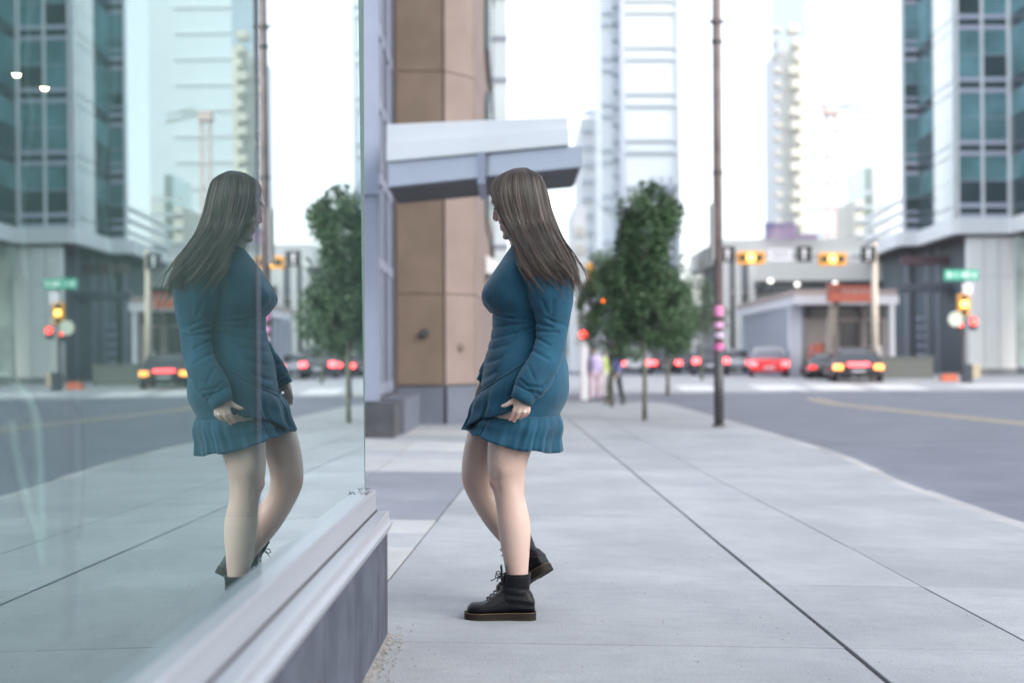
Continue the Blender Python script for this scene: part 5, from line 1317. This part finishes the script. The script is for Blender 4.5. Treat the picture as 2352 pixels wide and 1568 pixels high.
# ---- pedestrians far off
def pedestrian(label, px, Y, py_foot, h, top, trou, hairc, stride=.22, lean=0, hat=None, turn=0, child=False):
    z0 = zr(1, Y) + (.0 if Y > 45 else .13)
    x = X(px, Y); s = h / 1.7; b_ = MB()
    def V(x_, y_, z_): return (x_ * s, y_ * s, z_ * s)
    def lb(pts): limb(b_, [(*V(*p[:3]), p[3] * s, p[4] * s) for p in pts], 14)
    lb([(-.0, 0, .88, .10, .16), (0, 0, 1.02, .10, .15), (0, 0, 1.2, .12, .17), (0, 0, 1.38, .11, .19), (0, 0, 1.44, .06, .10), (0, 0, 1.5, .05, .05), (-.01, 0, 1.56, .055, .055)])
    b_.ball(V(-.01, 0, 1.62), .095 * s, .075 * s, .11 * s, 14, 9); b_.ball(V(-.105, 0, 1.60), .014 * s, .012 * s, .02 * s, 8, 5)
    for sd_ in (-1, 1):
        f = stride * sd_
        lb([(0, .09 * sd_, .92, .085, .085), (-f * .45, .09 * sd_, .50, .06, .06), (-f * .62 + .04, .09 * sd_, .28, .055, .052), (-f + .06, .09 * sd_, .09, .038, .036), (-f + .02, .09 * sd_, .04, .045, .04), (-f - .12, .09 * sd_, .03, .03, .04)])
        lb([(0, .19 * sd_, 1.38, .05, .05), (f * .3 + .03, .22 * sd_, 1.12, .042, .042), (f * .6 - .02, .22 * sd_, .9, .032, .03), (f * .75 - .05, .21 * sd_, .78, .035, .022)])
        for q in range(5): b_.tube([V(f * .75 - .05 + (q - 2) * .014, .21 * sd_, .76), V(f * .75 - .06 + (q - 2) * .017, .2 * sd_, .70 - (.012 if q in (1, 2, 3) else 0))], .008 * s, 6)
    o = mesh_obj('person', remesh(b_, .014 * s, 3), M['skin']); tag(o, label, 'person'); o.location = (x, Y, z0); o.rotation_euler.z = turn
    t_ = MB()
    limb(t_, [(*V(0, 0, .86), .125 * s, .19 * s), (*V(0, 0, 1.05), .12 * s, .17 * s), (*V(0, 0, 1.25), .14 * s, .19 * s), (*V(0, 0, 1.40), .12 * s, .20 * s), (*V(0, 0, 1.47), .06 * s, .08 * s)], 18)
    for sd_ in (-1, 1):
        f = stride * sd_; limb(t_, [(*V(0, .18 * sd_, 1.40), .06 * s, .06 * s), (*V(f * .3 + .03, .22 * sd_, 1.12), .055 * s, .055 * s), (*V(f * .6 - .02, .22 * sd_, .92), .045 * s, .042 * s)], 14)
    mesh_obj('top', remesh(t_, .016 * s, 3), top, o)
    t_ = MB(); limb(t_, [(*V(0, 0, .98), .125 * s, .175 * s), (*V(0, 0, .85), .125 * s, .18 * s), (*V(0, 0, .78), .10 * s, .16 * s)], 18)
    for sd_ in (-1, 1):
        f = stride * sd_; limb(t_, [(*V(0, .09 * sd_, .92), .10 * s, .095 * s), (*V(-f * .45, .09 * sd_, .50), .075 * s, .075 * s), (*V(-f * .62 + .04, .09 * sd_, .28), .068 * s, .066 * s), (*V(-f + .06, .09 * sd_, .10), .055 * s, .052 * s)], 14)
    mesh_obj('trousers', remesh(t_, .016 * s, 2), trou, o)
    for sd_ in (-1, 1):
        f = stride * sd_; sh_ = MB(); limb(sh_, [(*V(-f + .11, .09 * sd_, .035), .03 * s, .035 * s), (*V(-f + .03, .09 * sd_, .045), .045 * s, .045 * s), (*V(-f - .13, .09 * sd_, .03), .03 * s, .045 * s)], 12)
        sh_.build('shoe', M['sig_k'], o, smooth=True)
    hh = MB(); hh.ball(V(.02, 0, 1.655), .10 * s, .088 * s, .095 * s, 14, 8); hh.ball(V(.06, 0, 1.58), .06 * s, .075 * s, .10 * s, 12, 8); hh.build('hair', hairc, o, smooth=True)
    return o
hb_ = mat('dark_hair', (.03, .024, .02), .6)
cl = lambda n, c: mat(n, c, .8, .15, 3)
pedestrian('walker in a blue top and dark trousers striding under the left tree', 1412, 41, 930, 1.72, cl('blue_cloth', (.12, .14, .32)), cl('dark_cloth', (.025, .03, .035)), hb_, .30, turn=R(55))
pedestrian('walker in lilac clothes just right of the red pedestrian light', 1366, 44, 910, 1.62, cl('lilac_cloth', (.45, .38, .62)), cl('pink_cloth', (.62, .48, .58)), hb_, .15, turn=R(80))
pedestrian('walker in a lime vest between the lilac and the blue walkers', 1388, 47, 905, 1.6, cl('lime_cloth', (.36, .46, .14)), cl('pale_cloth', (.5, .48, .5)), hb_, .15, turn=R(100))
pedestrian('worker in an orange vest walking beside the boom lift', 2011, 64, 870, 1.75, cl('grey_cloth', (.45, .45, .46)), cl('navy_cloth', (.03, .04, .07)), hb_, .2, turn=R(70))

# ================================================================ HAZE
hz = MB().box(-45, 75, -4, 300, -1.6, 95)
hm = bpy.data.materials.new('haze_air'); hm.use_nodes = True; hn = hm.node_tree; hn.nodes.clear()
pv = hn.nodes.new('ShaderNodeVolumePrincipled'); pv.inputs['Density'].default_value = 0.0005; pv.inputs['Color'].default_value = (.97, .985, 1, 1); pv.inputs['Anisotropy'].default_value = 0.55
oo = hn.nodes.new('ShaderNodeOutputMaterial'); hn.links.new(pv.outputs[0], oo.inputs['Volume'])
hz_o = hz.build('haze', hm); tag(hz_o, kind='stuff')
